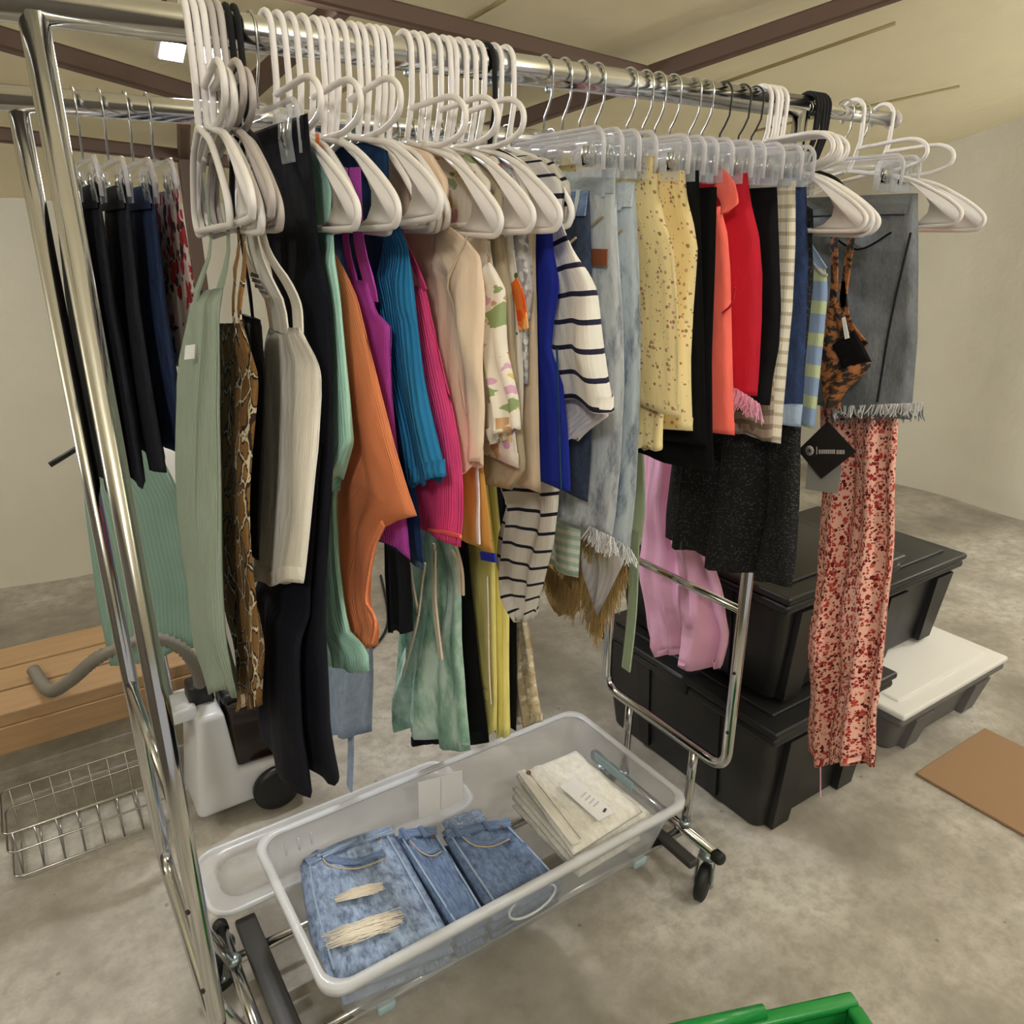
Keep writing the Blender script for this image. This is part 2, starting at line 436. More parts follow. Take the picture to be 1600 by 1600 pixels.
beam(atroof(535, 6, D), atroof(388, 142, D), .0, .25, .05)
beam(atroof(200, 118, D), atroof(310, 150, D), 2.5, 1.8, .05)
beam(atroof(200, 234, D), atroof(310, 247, D), 3.5, 8.5, .045)
p = atroof(287, 243, D); beam(Vector((p.x, p.y, .0)), p, 0, 0, .045, 'frame_post')
p = atroof(287, 190, .14); beam(atroof(287, 190, D), atroof(287, 246, D), 0, 0, .04)
for (x0, y0, x1, y1) in ((1085, 140, 1400, 30), (715, 34, 790, -10), (1180, 200, 1500, 130), (820, 190, 1100, 95), (560, 120, 330, 260)):
    P = [atroof(lerp(x0, x1, t), lerp(y0, y1, t), -.012) for t in (0, .25, .5, .75, 1)]
    V, F, uv = ribbon([p + Vector((0, 0, -.012)) for p in P], (0.6, -.8, 0), .012, .004)
    mk('tarp_seam', V, F, M['seam'], fr, uv)

# ---------------------------------------------------------------- lamps (each carries its own light)
def work_lamp(px, py, label, power):
    c = atroof(px, py, .17); e = tag(empty('work_lamp', c), label, 'lamp', 'twin work lamps on the tent frame')
    aim = (Vector((.9, .9, .9)) - c).normalized(); sx = aim.cross(Vector((0, 0, 1))).normalized(); sy = sx.cross(aim)
    V, F = box((0, 0, 0), (.075, .02, .06), .006); f = lambda v, o: c + sx * v.x + aim * (v.y + o) + sy * v.z
    mk('housing', [f(v, -.012) for v in V], F, M['grey_plastic'], e)
    V, F = box((0, 0, 0), (.06, .004, .046), .001); mk('lamp_face', [f(v, .0) for v in V], F, M['lamp'], e)
    mk('bracket', *tube([c - aim * .01, c - aim * .03 + Vector((0, 0, .05)), c + Vector((0, 0, .13))], .006), M['brown_metal'], e)
    ld = bpy.data.lights.new('work_light', 'AREA'); ld.shape = 'RECTANGLE'; ld.size = .06; ld.size_y = .046; ld.energy = power; ld.color = (.95, .97, 1)
    lo = bpy.data.objects.new('work_light', ld); COL.objects.link(lo); lo.location = c + aim * .012
    lo.rotation_euler = aim.to_track_quat('-Z', 'Y').to_euler()
    lo.parent = e; lo.location = aim * .012
work_lamp(270, 80, 'bright white work lamp head near the pole end of the tent roof', 9)
work_lamp(336, 86, 'bright white work lamp head behind the hanger hooks', 9)
def fill_lamp(c, power, label):  # fill lamps added out of view to brighten the rack and roof
    c = Vector(c); e = tag(empty('fill_globe', c), label, 'lamp', 'added fill globe lamps under the tent roof')
    pr = [(.004, .058)] + [(.06 * math.sin(a), .06 * math.cos(a)) for a in [PI * k / 10 for k in range(1, 10)]] + [(.004, -.058)]
    mk('globe', *lathe(c, (0, 0, 1), pr, 20), M['lamp'], e)
    mk('socket', *lathe(c + Vector((0, 0, .05)), (0, 0, 1), [(.02, 0), (.022, .02), (.018, .06), (.008, .07)], 14), M['black_plastic'], e)
    mk('cord', *tube([c + Vector((0, 0, .11)), Vector((c.x, c.y, roofz(c.y) + .02))], .004, 6), M['rubber'], e)
    ld = bpy.data.lights.new('fill_light', 'POINT'); ld.shadow_soft_size = .075; ld.energy = power; ld.color = (1, .985, .96)
    lo = bpy.data.objects.new('fill_light', ld); COL.objects.link(lo); lo.parent = e
fill_lamp((-.75, -.75, 2.32), 136, 'added fill globe lamp hung before the near end of the rack')
fill_lamp((1.75, -.75, 2.32), 136, 'added fill globe lamp hung before the black totes')
fill_lamp((-1.6, 2.4, 1.85), 90, 'added fill globe lamp hung beside the bench')
fill_lamp((4.3, .5, 1.75), 110, 'added fill globe lamp hung by the tent side wall')

# ================================================================ rolling rack
RV, RZ = .99, 1.81         # front rail
BV, BZ = 1.42, 1.78        # back rail
rack = tag(empty('clothes_rack', (.68, 1.2, 0)), 'chrome double-rail rolling clothes rack on black casters', 'clothes rack')
def ct_tube(name, P, r, mat='chrome', fil=0, parent=None, seg=14):
    if fil: P = fillet(P, fil, 8)
    return mk(name, *tube(P, r, seg), M[mat], parent or rack)
RR = .019
ct_tube('front_rail', [(.04, RV, RZ), (1.275, RV, RZ)], RR)
ct_tube('back_rail', [(.04, BV, BZ), (1.29, BV, BZ)], RR * .95)
er = ct_tube('extension_rod', [(1.2, RV, RZ - .001), (1.56, RV, RZ - .001)], .0125)
mk('end_cap', *lathe((1.552, RV, RZ - .001), (1, 0, 0), [(.006, 0), (.0165, .001), (.0165, .012), (.012, .016)]), M['grey_plastic'], er)
eb = ct_tube('extension_rod', [(1.2, BV, BZ), (1.56, BV, BZ)], .012)
el = ct_tube('extension_rod', [(-.16, RV, RZ - .001), (.1, RV, RZ - .001)], .0125)
mk('end_cap', *lathe((-.162, RV, RZ - .001), (1, 0, 0), [(.012, -.004), (.0165, 0), (.0165, .012), (.006, .013)]), M['grey_plastic'], el)
for u in (.5, .62, .72): mk('rail_screw', *lathe((u, RV, RZ - RR + .002), (0, 0, -1), [(.005, 0), (.005, .006), (.003, .008)], 10), M['zinc'], rack)
def endframe(u, crossu, zb=.385):
    vf, vb = RV - .005, BV + .005
    ef = ct_tube('end_frame', [(u, vf, RZ - .008), (u, vf, zb), (u, vb, zb), (u, vb, BZ - .008)], .0135, fil=.055)
    cb = ct_tube('cross_bar', [(u, vf + .006, .81), (u, vb - .006, .81)], .0095)
    for z in (.66, .5):
        mk('adjusting_hole', *lathe((u - .012, vf - .004, z), (-1, -.4, 0), [(.004, 0), (.004, .003)], 10), M['rubber'], ef)
    for v in (vf + .1, vb - .1):
        ct_tube('stub_post', [(u, v, zb - .005), ((u + crossu) / 2, v, .26), (crossu, v, .135)], .0115, fil=.03)
        mk('bolt_cap', *lathe((crossu, v, .14), (0, 0, 1), [(.016, .012), (.016, .02), (.01, .026)], 14), M['zinc'], rack)
    xb = ct_tube('base_cross_bar', [(crossu, RV - .015, .135), (crossu, BV + .02, .135)], .0135)
    for s, v in ((-1, RV - .015), (1, BV + .02)):
        mk('end_cap', *lathe((crossu, v - s * .006, .135), (0, s, 0), [(.0165, 0), (.0165, .02), (.012, .026)], 16), M['rubber'], xb)
    return ef
endframe(.092, .175)
endframe(1.27, 1.262)
for v in (1.10, 1.36): ct_tube('base_long_bar', [(.175, v, .118), (1.262, v, .118)], .0125)
mk('base_board', *box((.228, 1.21, .128), (.046, .47, .02), .005), M['black_bar'], rack)
mk('base_board', *box((1.20, 1.21, .128), (.03, .44, .02), .005), M['black_bar'], rack)
def caster(u, v, ang):
    a = Vector((math.cos(ang), math.sin(ang), 0)); n = Vector((-a.y, a.x, 0)); R = .048
    hub = Vector((u, v, .122)); wc = hub + a * .022; wc.z = R
    e = mk('caster', *lathe(hub, (0, 0, -1), [(.012, -.006), (.022, 0), (.022, .01), (.014, .016)], 16), M['zinc'], rack)
    w_ = mk('wheel', *lathe(wc - n * .013, n, [(.018, -.002), (.040, 0), (.0475, .004), (.0475, .022), (.040, .026), (.018, .028)], 28), M['rubber'], e)
    mk('hub', *lathe(wc - n * .017, n, [(.010, 0), (.016, .003), (.016, .031), (.010, .034)], 16), M['zinc'], w_) if False else None
    for s in (-1, 1):
        P = [hub + n * (s * .018) + Vector((0, 0, -.008)) + a * -.012, hub + n * (s * .02) + Vector((0, 0, -.008)) + a * .014, wc + n * (s * .0205) + a * .01 + Vector((0, 0, -.006)), wc + n * (s * .0205) - a * .01 + Vector((0, 0, -.006))]
        mk('fork', *prism(P, n * (s * .003)), M['zinc'], e, smooth=False)
    mk('axle_bolt', *tube([wc - n * .026, wc + n * .026], .006), M['zinc'], e)
caster(1.262, RV + .012, 3.6); caster(1.262, BV - .005, 2.4); caster(.175, RV + .012, 2.9); caster(.175, BV - .005, 3.4)

# ================================================================ hangers
def hz(y, z): return Vector((0, y, z))          # local: origin at rail centre, -y is the open side of the rack
def white_hanger_mesh(mat, r=.0039, name='plastic_hanger', full=True, sc=1.0, web_on=True):
    body = MB()
    half = [(-.004, -.100), (-.06, -.110), (-.125, -.124), (-.185, -.152), (-.222, -.176), (-.231, -.190), (-.224, -.202), (-.206, -.206), (-.12, -.206)]
    half = [(y * sc, z) for y, z in half]
    loop = catmull([hz(*p) for p in half], 5)
    whole = loop + [hz(-p.y, p.z) for p in reversed(loop)]
    body.add(*tube(whole, r, 8))
    arch = [(-.016, -.062), (-.06, -.060), (-.12, -.058), (-.148, -.068), (-.155, -.084), (-.142, -.098), (-.10, -.107), (-.05, -.107)]
    for s in ((1,) if full else ()):
        body.add(*tube(catmull([hz(p[0] * s, p[1]) for p in arch], 4), r * .92, 8))
    for s in ((1, -1) if web_on else ()):
        web = [(-.100, -.119), (-.125, -.124), (-.185, -.152), (-.222, -.176), (-.230, -.190), (-.222, -.202), (-.13, -.205), (-.158, -.197), (-.172, -.184), (-.174, -.170), (-.164, -.156), (-.14, -.138)]
        P = [hz(y * s, z) + Vector((-.003, 0, 0)) for y, z in web]
        body.add(*prism(P, (.006, 0, 0)))
    o = body.mk(name, M[mat], origin=(0, 0, 0))
    R = RR + r + .0006
    arc = [hz(R * math.cos(a), R * math.sin(a)) for a in [math.radians(t) for t in range(-35, 181, 15)]]
    hk = arc + [hz(-R, -.02), hz(-R + .001, -.05), hz(-.014, -.075), hz(-.006, -.094), hz(-.004, -.103)]
    mk('hook', *tube(hk, r, 8), M[mat], o, origin=(0, 0, 0))
    return o
HANG = []
def place_hanger(proto, u, v, z, yaw, label, group, tilt=0.0):
    if proto.get('used'): o = copy_tree(proto)
    else: o = proto; proto['used'] = 1
    o.location = (u, v, z); o.rotation_euler = (tilt, 0, yaw)
    tag(o, label, 'hanger', group); HANG.append(o); return o
WH = white_hanger_mesh('white_plastic'); GH = white_hanger_mesh('grey_plastic'); BH = white_hanger_mesh('black_velvet', .0036, 'flocked_hanger', False, .5, False); WN = white_hanger_mesh('white_plastic', .0038, 'plastic_hanger', False, .66, False)
FULL = (.3225, .3655, .41, .494, .535, .572, 1.166, 1.182, 1.192, 1.207, 1.428, 1.522)
GW = 'white plastic hangers on the front rail'
def wh(u, yaw=0.0, label='white plastic hanger hooked close among others on the front rail', g=GW, proto=None, tilt=None):
    if tilt is None: tilt = random.uniform(-.055, .055)
    return place_hanger(proto or (WH if u in FULL else WN), u, RV, RZ, yaw, label, g, tilt)
# clear clip hangers with a wire hook
def clip_hanger_mesh(hmat, half=.135, drop=-.08, bigclip=False):
    b = MB()
    P = [hz(-half, drop - .052), hz(-half, drop - .012), hz(-half + .012, drop), hz(half - .012, drop), hz(half, drop - .012), hz(half, drop - .052)]
    b.add(*box((0, 0, drop - .014), (.0035, half * 2 - .01, .014), .001, 1))
    b.add(*box((0, 0, drop + .002), (.012, .04, .014), .003, 1))
    o = b.mk('clip_hanger', M['clear'], origin=(0, 0, 0))
    mk('edge_rod', *tube(fillet(P, .012, 5), .0032, 8), M['clear_edge'], o, origin=(0, 0, 0))
    r = .0016; R = RR + r + .0006
    arc = [hz(R * math.cos(a), R * math.sin(a)) for a in [math.radians(t) for t in range(-20, 196, 15)]]
    mk('wire_hook', *tube(arc + [hz(-R * .9, -.03), hz(-R * .5, -.045), hz(-.002, -.056), hz(0, drop + .004)], r, 8), M[hmat], o, origin=(0, 0, 0))
    for s in (-1, 1):
        y = s * (half - .03); c = MB()
        for q in (-1, 1):
            c.add(*prism([Vector((q * .003, y - .019, drop - .008)), Vector((q * .003, y + .019, drop - .008)), Vector((q * .006, y + .019, drop - .036)), Vector((q * .004, y + .019, drop - .060)), Vector((q * .004, y - .019, drop - .060)), Vector((q * .006, y - .019, drop - .036))], (q * .0025, 0, 0)))
        cl = c.mk('clip', M['clip_plastic'], o, smooth=False)
        mk('spring', *tube([Vector((-.007, y, drop - .022)), Vector((-.009, y, drop - .034)), Vector((-.006, y, drop - .046)), Vector((0, y, drop - .018)), Vector((.006, y, drop - .046)), Vector((.009, y, drop - .034)), Vector((.007, y, drop - .022))], .003, 6, rz=.006), M['steel'], cl)
    return o
CH = clip_hanger_mesh('steel'); CB = clip_hanger_mesh('rubber'); 
GC = 'clear clip hangers on the front rail'
def chg(u, yaw=0.0, label='clear plastic clip hanger with a wire hook on the front rail', g=GC, proto=None, v=RV, z=RZ):
    return place_hanger(proto or CH, u, v, z, yaw, label, g)

# ================================================================ garments
SHEET = []; OWN = {}
CLIPPED = set()
def on(g, uh, slope=0.0): OWN[g.name] = (uh, slope)      # which hanger carries a garment
def garment(name, label, cat, mat, F, B=None, th=.02, amp=.006, freq=2.5, seed=0, nr=34, ns=18, parent=None, group=None, rail=RV, hem=.004, wid=1.0, pinch=True, lift=0.0, udrift=0.0):
    """A hanging cloth shell: F runs down the front edge, B down the back edge (mirrored about the rail if left out)."""
    rnd = random.Random(seed * 131 + 7)
    F = resample(F, nr + 1)
    if B is None: B = [Vector((f.x + udrift * i / nr, rail + (rail - f.y) * wid, f.z + lift)) for i, f in enumerate(F)]
    else: B = resample(B, nr + 1)
    p1, p2, p3 = rnd.random() * 6.28, rnd.random() * 6.28, rnd.random() * 6.28
    V = []; UV = []; acc = 0; acc_ = [0.0]; half = ns; loopn = 2 * half
    def row(j, inset=0.0, up=0.0):
        t = j / nr; a, b = F[j], B[j]; d = Vector((b.x - a.x, b.y - a.y, 0)); w_ = d.length or 1e-6; d /= w_; n = Vector((-d.y, d.x, 0))
        g = .25 + .75 * t; tt = th * (.35 if (j == 0 and pinch) else (.75 + .25 * t)) - inset * 2
        for side in (0, 1):
            for k in range(half):
                s = k / half if side == 0 else 1 - k / half
                pr = max(0.0, 1 - abs(2 * s - 1) ** 3.2) ** .6
                fo = amp * g * (math.sin(6.283 * freq * s + p1 + .7 * math.sin(2.2 * t + p3)) + .55 * math.sin(6.283 * freq * 2.1 * s + p2 + 1.3 * t)) / 1.4
                fo += .35 * amp * math.sin(7 * t + p2 + 3 * s) + amp * 1.5 * g * mnoise.noise(Vector((s * w_ * 17 + seed * 3.7, acc_[0] * 5.0, seed * 1.3)))
                off = (tt / 2 * pr) * (1 if side == 0 else -1) + fo * (1 if side == 0 else .8) * min(1, 6 * min(s, 1 - s) + .25) * 1.35
                zz = lerp(a.z, b.z, s) + up + (hem * math.sin(9 * s + p3 + side) * t * t)
                V.append(Vector((a.x, a.y, 0)) + d * (w_ * (inset / max(w_, .01) + s * (1 - 2 * inset / max(w_, .01)))) + n * off + Vector((0, 0, zz)))
                UV.append(((s * w_ if side == 0 else -s * w_ - .0), -acc))
    for j in range(nr + 1):
        if j: acc += ((F[j] - F[j - 1]).length + (B[j] - B[j - 1]).length) / 2; acc_[0] = acc
        row(j)
    row(nr, .0012, 0.0); row(nr, .0016, .02)
    tot = nr + 3; Fc = []
    for j in range(tot - 1):
        for k in range(loopn):
            a = j * loopn + k; b = j * loopn + (k + 1) % loopn
            Fc.append((a, b, b + loopn, a + loopn))
    for k in range(half - 1):          # close the top
        a = k; b = k + 1; c = (loopn - k - 1) % loopn; d_ = (loopn - k) % loopn
        if k == 0: Fc.append((0, 1, loopn - 1))
        else: Fc.append((a, b, c, d_))
    Fc.append((half - 1, half, half + 1))
    o = mk(name, V, Fc, mat if not isinstance(mat, str) else M[mat], parent, UV)
    if parent is None: tag(o, label, cat, group); SHEET.append((o, F, B, rail))
    elif label: o['label'] = label
    return o
def strap(parent, P, w, mat, name='strap', wdir=(0, 1, 0), t=.003, smooth=True):
    V, F, uv = ribbon(catmull(P, 5) if len(P) > 2 else resample(P, 6), wdir, w, t)
    return mk(name, V, F, M[mat], parent, uv, smooth=False)

def P3(*a): return [Vector(p) for p in a]
def SH(u, tip=.80):   # neck and shoulder line of a top lying over the hanger arms
    return P3((u, .945, 1.702), (u, .88, 1.688), (u, tip, 1.655))
# ---------------------------------------------------------------- left cluster (seen nearly edge on)
f = VV(.86, [(341, 450), (343, 540), (341, 640), (345, 760), (346, 880), (352, 1000), (374, 1085)])
b = VV(1.10, [(312, 455), (289, 560), (287, 600), (298, 760), (302, 900), (306, 1000), (332, 1075)])
g = garment('tank_dress', 'long sage green ribbed tank dress hanging beside the snake print dress', 'dress', 'sage', f, b, .03, .008, 1.6, 1)
on(g, 0.236, .11)
strap(g, VV(.90, [(332, 262), (334, 340), (338, 460)]), .022, 'sage'); strap(g, VV(1.04, [(312, 270), (310, 350), (306, 470)]), .02, 'sage')
mk('price_tag', *prism(VV(.95, [(290, 540), (305, 538), (304, 560), (288, 562)]), (0, .001, 0)), M['paper'], g, smooth=False)
f = VV(.84, [(378, 505), (392, 545), (405, 572), (396, 660), (386, 760), (390, 860), (400, 925), (396, 965), (396, 1030), (390, 1108)])
b = VV(1.06, [(344, 505), (344, 600), (344, 740), (343, 860), (344, 930), (350, 960), (372, 1020), (382, 1105)])
g = garment('slip_dress', 'brown snakeskin print slip dress with thin straps', 'dress', 'snake', f, b, .028, .007, 1.8, 2)
on(g, 0.2448, .11)
strap(g, VV(.88, [(350, 335), (351, 420), (355, 520)]), .014, 'snake'); strap(g, VV(.86, [(372, 335), (373, 420), (376, 515)]), .013, 'snake')
f = VV(.86, [(408, 500), (412, 580), (408, 700), (404, 800), (402, 872)]); b = VV(1.05, [(378, 490), (372, 600), (370, 720), (362, 800), (354, 860)])
g = garment('camisole', 'short black camisole between the snake print dress and cream halter top', 'top', 'black', f, b, .022, .004, 1.5, 3)
on(g, 0.2536, .11)
strap(g, VV(.93, [(385, 330), (388, 420), (395, 505)]), .008, 'black')
f = VV(.81, [(468, 512), (484, 535), (501, 562), (502, 620), (498, 700), (486, 800), (472, 912)]); b = VV(1.0, [(424, 512), (414, 545), (412, 600), (412, 680), (410, 760), (405, 840), (398, 908)])
g = garment('halter_top', 'cream ribbed knit halter top with wide straps', 'top', 'cream', f, b, .024, .005, 1.3, 4)
on(g, 0.2624, .11)
strap(g, VV(.90, [(405, 335), (420, 420), (436, 520)]), .065, 'cream'); strap(g, VV(.84, [(430, 330), (452, 400), (468, 470), (470, 520)]), .035, 'cream')
strap(g, VV(.97, [(392, 350), (405, 430), (428, 520)]), .03, 'tan', 'back_panel')
for i in range(4): strap(g, VV(.885, [(392 + i * 4, 428 + i * 9), (410 + i * 2, 432 + i * 9)]), .004, 'print_dark', 'neck_print', (0, 0, 1), .001)
f = VV(.83, [(497, 178), (503, 300), (518, 480), (521, 560), (519, 700), (506, 900), (502, 1000), (508, 1150), (523, 1232)])
f0 = f; b = [Vector((q.x, 1.02, q.z)) for q in f]
g = garment('velvet_trousers', 'long black velvet trousers clipped at the waist', 'trousers', 'navyblack', f, b, .03, .004, 1.2, 5)
f = VV(.85, [(488, 700), (474, 900), (466, 1050), (470, 1150), (484, 1250)]); b = [Vector((q.x - .004, 1.03, q.z)) for q in f]
garment('trouser_leg', None, None, 'navyblack', f, b, .028, .004, 1.2, 6, parent=g)
on(g, .3005); w0 = f0[0]; strap(g, P3((w0.x - .016, .84, w0.z - .012), (w0.x - .016, .93, w0.z - .012), (w0.x - .016, 1.01, w0.z - .012)), .02, 'navyblack', 'waistband', (0, 0, 1))
mk('waist_button', *lathe((w0.x - .018, .90, w0.z - .03), (-1, 0, 0), [(.005, 0), (.005, .003), (.003, .004)], 12), M['steel'], g)
for i, (u, yw, pr) in enumerate(((.236, -.11, WN), (.2448, -.11, WH), (.2536, -.11, WH), (.2624, -.11, GH), (.2712, -.11, GH))):
    wh(u, yw, ['white hanger holding the sage tank dress', 'white hanger holding the snake print slip dress', 'white hanger holding the black camisole', 'greyish hanger holding the cream halter top', 'greyish hanger swung out beside the velvet trousers'][i], GW, pr)
for u in (.280, .2888): wh(u, -.11, 'thin black flocked hanger beside the velvet trousers', 'black flocked hangers', BH)
chg(.3055, 0, 'clip hanger gripping the waist of the long velvet trousers')

# ---------------------------------------------------------------- coloured tops
u = .333
g = garment('long_tee', 'long mint green ribbed tee behind the orange bodysuit', 'top', 'mint', SH(u, .83) + U(u, [(522, 420), (534, 560), (530, 700), (522, 790), (528, 870), (540, 950), (548, 985), (578, 1012), (580, 1045)]), P3((u, 1.03, 1.70), (u, 1.1, 1.6)) + U(u, [(500, 560), (498, 760), (496, 920), (499, 1036)]), .022, .006, 2, 11); on(g, 0.3225)
garment('sleeve', None, None, 'mint', U(u - .012, [(512, 340), (520, 470), (533, 600), (541, 690), (524, 745)]), U(u - .012, [(505, 360), (508, 470), (512, 600), (514, 690), (512, 770)]), .03, .003, 1, 12, parent=g)
wh(.3225, 0, 'white hanger with the mint long tee over it')
u = .358
g = garment('bodysuit', 'orange ribbed tank bodysuit with a narrow gusset', 'bodysuit', 'orange',
    U(u, [(524, 366), (536, 385), (546, 408), (562, 480), (582, 560), (600, 630), (617, 695), (638, 765), (652, 805), (622, 812), (602, 822), (588, 850), (580, 890), (577, 930), (582, 958), (592, 976), (588, 1006)]),
    [Vector((u, 1.0 + .08 * min(1, i * .3) - max(0, i - 4) * .02, z)) for i, z in enumerate((1.60, 1.55, 1.48, 1.4, 1.3, 1.2, 1.1, 1.05, 1.0))], .024, .007, 2.2, 13, nr=48, ns=20); on(g, 0.3365)
strap(g, U(u, [(518, 210), (520, 290), (528, 372)]), .011, 'orange'); strap(g, P3((u, 1.02, 1.70), (u, 1.01, 1.62)), .011, 'orange')
strap(g, U(u - .016, [(598, 818), (584, 850), (574, 900), (571, 940), (585, 968), (580, 1003)]), .008, 'orange', 'leg_binding', (0, 1, 0))
wh(.3365, 0, 'white hanger with the orange bodysuit over it')
u = .384
g = garment('tank_shirt', 'bright purple ribbed tank top with a squared neckline', 'top', 'purple', U(u, [(581, 440), (583, 462), (590, 488), (613, 512), (611, 560), (614, 640), (622, 720), (634, 800), (641, 872)]), None, .02, .005, 2, 14); on(g, 0.3655)
strap(g, U(u, [(572, 262), (576, 350), (582, 470)]), .03, 'purple'); strap(g, U(u, [(556, 262), (556, 350), (558, 470)]), .018, 'purple')
wh(.3655, 0, 'white hanger with the purple tank top over it')
u = .412
g = garment('long_sleeve_top', 'dark blue top with a bright blue ribbed sleeve hanging out', 'top', 'darkblue', SH(u, .88) + U(u, [(598, 330), (606, 420), (622, 560), (638, 700), (655, 800), (662, 885)]), None, .02, .004, 2, 15); on(g, 0.41)
garment('sleeve', 'bright blue ribbed sleeve', None, 'blue', U(u - .006, [(604, 330), (628, 385), (640, 450), (660, 590), (676, 670), (691, 748)]), U(u - .006, [(588, 340), (590, 410), (600, 520), (613, 620), (626, 700), (641, 760)]), .026, .005, 1.4, 16, parent=g)
wh(.41, 0, 'white hanger with the blue ribbed top over it')
u = .447
g = garment('ribbed_dress', 'hot pink ribbed strappy dress beside the blush jacket', 'dress', 'pink', U(u, [(664, 448), (676, 500), (690, 560), (706, 630), (716, 690), (722, 760), (722, 810), (719, 858)]), None, .03, .006, 1.6, 17); on(g, 0.4345)
strap(g, U(u, [(618, 300), (634, 360), (650, 405), (665, 455)]), .012, 'pink'); strap(g, U(u, [(612, 320), (622, 380), (636, 440), (645, 470)]), .03, 'red', 'back_panel')  # red panel paints the shading inside the pink dress
strap(g, U(u - .017, [(668, 828), (695, 832), (720, 838)]), .004, 'coral', 'hem_stitching', (0, 0, 1))
wh(.4345, 0, 'white hanger with the hot pink dress over it')
u = .488
g = garment('jacket', 'pale blush collarless jacket with long puffed sleeve', 'jacket', 'blush', SH(u, .84) + U(u, [(716, 430), (716, 560), (716, 690), (714, 742)]), None, .03, .005, 1.5, 18); on(g, 0.4665)
garment('sleeve', None, None, 'blush', U(u - .018, [(700, 352), (728, 372), (752, 402), (755, 440), (752, 540), (750, 640), (746, 700), (740, 722)]), U(u - .018, [(680, 356), (676, 420), (678, 500), (684, 600), (698, 680), (712, 742)]), .032, .007, 1.6, 19, parent=g)
strap(g, U(u - .0345, [(712, 365), (700, 420), (694, 500), (700, 580), (712, 650)]), .003, 'tan', 'sleeve_seam')
wh(.4665, 0, 'white hanger with the blush jacket over it')
u = .515
g = garment('wrap_skirt', 'mustard yellow skirt with a white side stripe', 'skirt', 'mustard', U(u, [(705, 262), (718, 400), (738, 600), (752, 700), (763, 790), (770, 864)]), None, .022, .004, 2, 20); on(g, 0.494)
strap(g, U(u - .012, [(735, 650), (744, 760), (748, 850)]), .006, 'white_cloth', 'side_stripe')
strap(g, U(u - .012, [(752, 868), (762, 870), (774, 872)]), .012, 'royal', 'hem_trim', (0, 0, 1))
wh(.494, 0, 'white hanger with big shoulder paddle in front of the mustard skirt')
u = .536
g = garment('blouse', 'pastel flowered cream blouse with loose sleeve', 'blouse', 'floral_pink', SH(u, .83) + U(u, [(778, 420), (788, 500), (798, 600), (806, 680), (812, 735)]), None, .022, .005, 2, 21); on(g, 0.518)
garment('sleeve', None, None, 'floral_pink', U(u - .012, [(765, 410), (782, 450), (788, 540), (800, 620), (800, 668)]), U(u - .012, [(756, 420), (752, 500), (756, 590), (770, 650), (778, 690)]), .03, .008, 2, 22, parent=g)
u = .553
g = garment('blouse', 'plain greige blouse with a rounded hem behind the flowered blouse', 'blouse', 'greige', SH(u, .83) + U(u, [(800, 430), (806, 560), (815, 660), (822, 735), (800, 770)]), None, .022, .005, 2, 23, lift=-.03); on(g, 0.535)
wh(.508); wh(.518); wh(.535, 0, 'white hanger with the greige blouse over it')
u = .57
g = garment('blouse', 'white blouse with green and red flowers and an orange shoulder', 'blouse', 'floral_green', SH(u, .85) + U(u, [(815, 520), (818, 600), (816, 680), (812, 730)]), None, .018, .004, 2, 24); on(g, 0.558)
strap(g, U(u - .011, [(798, 440), (806, 470), (812, 515)]), .022, 'orange_print', 'shoulder_panel')
wh(.558, 0, 'white hanger with the green and red flowered blouse over it')
u = .584
g = garment('lace_blouse', 'grey lace top squeezed beside the tan dress', 'top', 'lace', SH(u, .85) + U(u, [(836, 400), (834, 450), (826, 520), (824, 600)]), None, .014, .006, 2, 25); on(g, 0.572)
u = .596
g = garment('shift_dress', 'plain tan shift dress beside the royal blue dress', 'dress', 'tan', SH(u, .83) + U(u, [(838, 440), (840, 560), (842, 680), (845, 768)]), None, .016, .003, 2, 26); on(g, 0.586)
wh(.572, 0, 'white hanger with the grey lace top over it'); wh(.586, 0, 'white hanger with the tan shift dress over it')
u = .618
g = garment('shift_dress', 'royal blue sleeveless shift dress', 'dress', 'royal', U(u, [(836, 262), (868, 318), (877, 345), (876, 440), (866, 500), (862, 545), (880, 600), (888, 680), (892, 766)]), None, .03, .004, 1.2, 27); on(g, 0.6)
strap(g, U(u - .018, [(866, 545), (870, 640), (874, 764)]), .003, 'darkblue', 'dart_seam')
wh(.600, 0, 'white hanger with the royal blue dress over it'); wh(.6145, 0, 'thin black flocked hanger among white ones on the front rail', 'black flocked hangers', BH)
u = .660
g = garment('striped_tee', 'white tee with navy stripes and short wide sleeve', 'top', 'stripe', SH(u, .83) + U(u, [(905, 380), (915, 430), (925, 520), (928, 600), (925, 640)]), None, .02, .004, 2, 28); on(g, 0.626)
garment('sleeve', None, None, 'stripe', U(u - .014, [(890, 335), (906, 380), (919, 420), (932, 490), (945, 570), (957, 642)]), U(u - .014, [(878, 345), (878, 390), (874, 430), (866, 500), (858, 560), (850, 612)]), .05, .004, 1, 29, parent=g, nr=26)
garment('sleeve_lining', None, None, 'white_cloth', U(u + .012, [(930, 560), (945, 630), (952, 650), (900, 688)]), U(u + .012, [(870, 570), (868, 630), (880, 660), (890, 684)]), .03, .003, 1, 30, parent=g, nr=14)
wh(.626, 0, 'white hanger with the striped tee over it')
u = .686
g = garment('striped_pullover', 'grey and black striped long top with a drooping hem', 'top', 'stripe2', SH(u, .84) + U(u, [(905, 460), (890, 620), (878, 720), (874, 790), (866, 850), (850, 910), (828, 968)]), P3((u, 1.03, 1.70), (u, 1.14, 1.6), (u, 1.16, 1.3)) + U(u, [(790, 790), (776, 835), (772, 880), (788, 930), (812, 968)]), .026, .008, 1.6, 31, nr=44); on(g, 0.645)
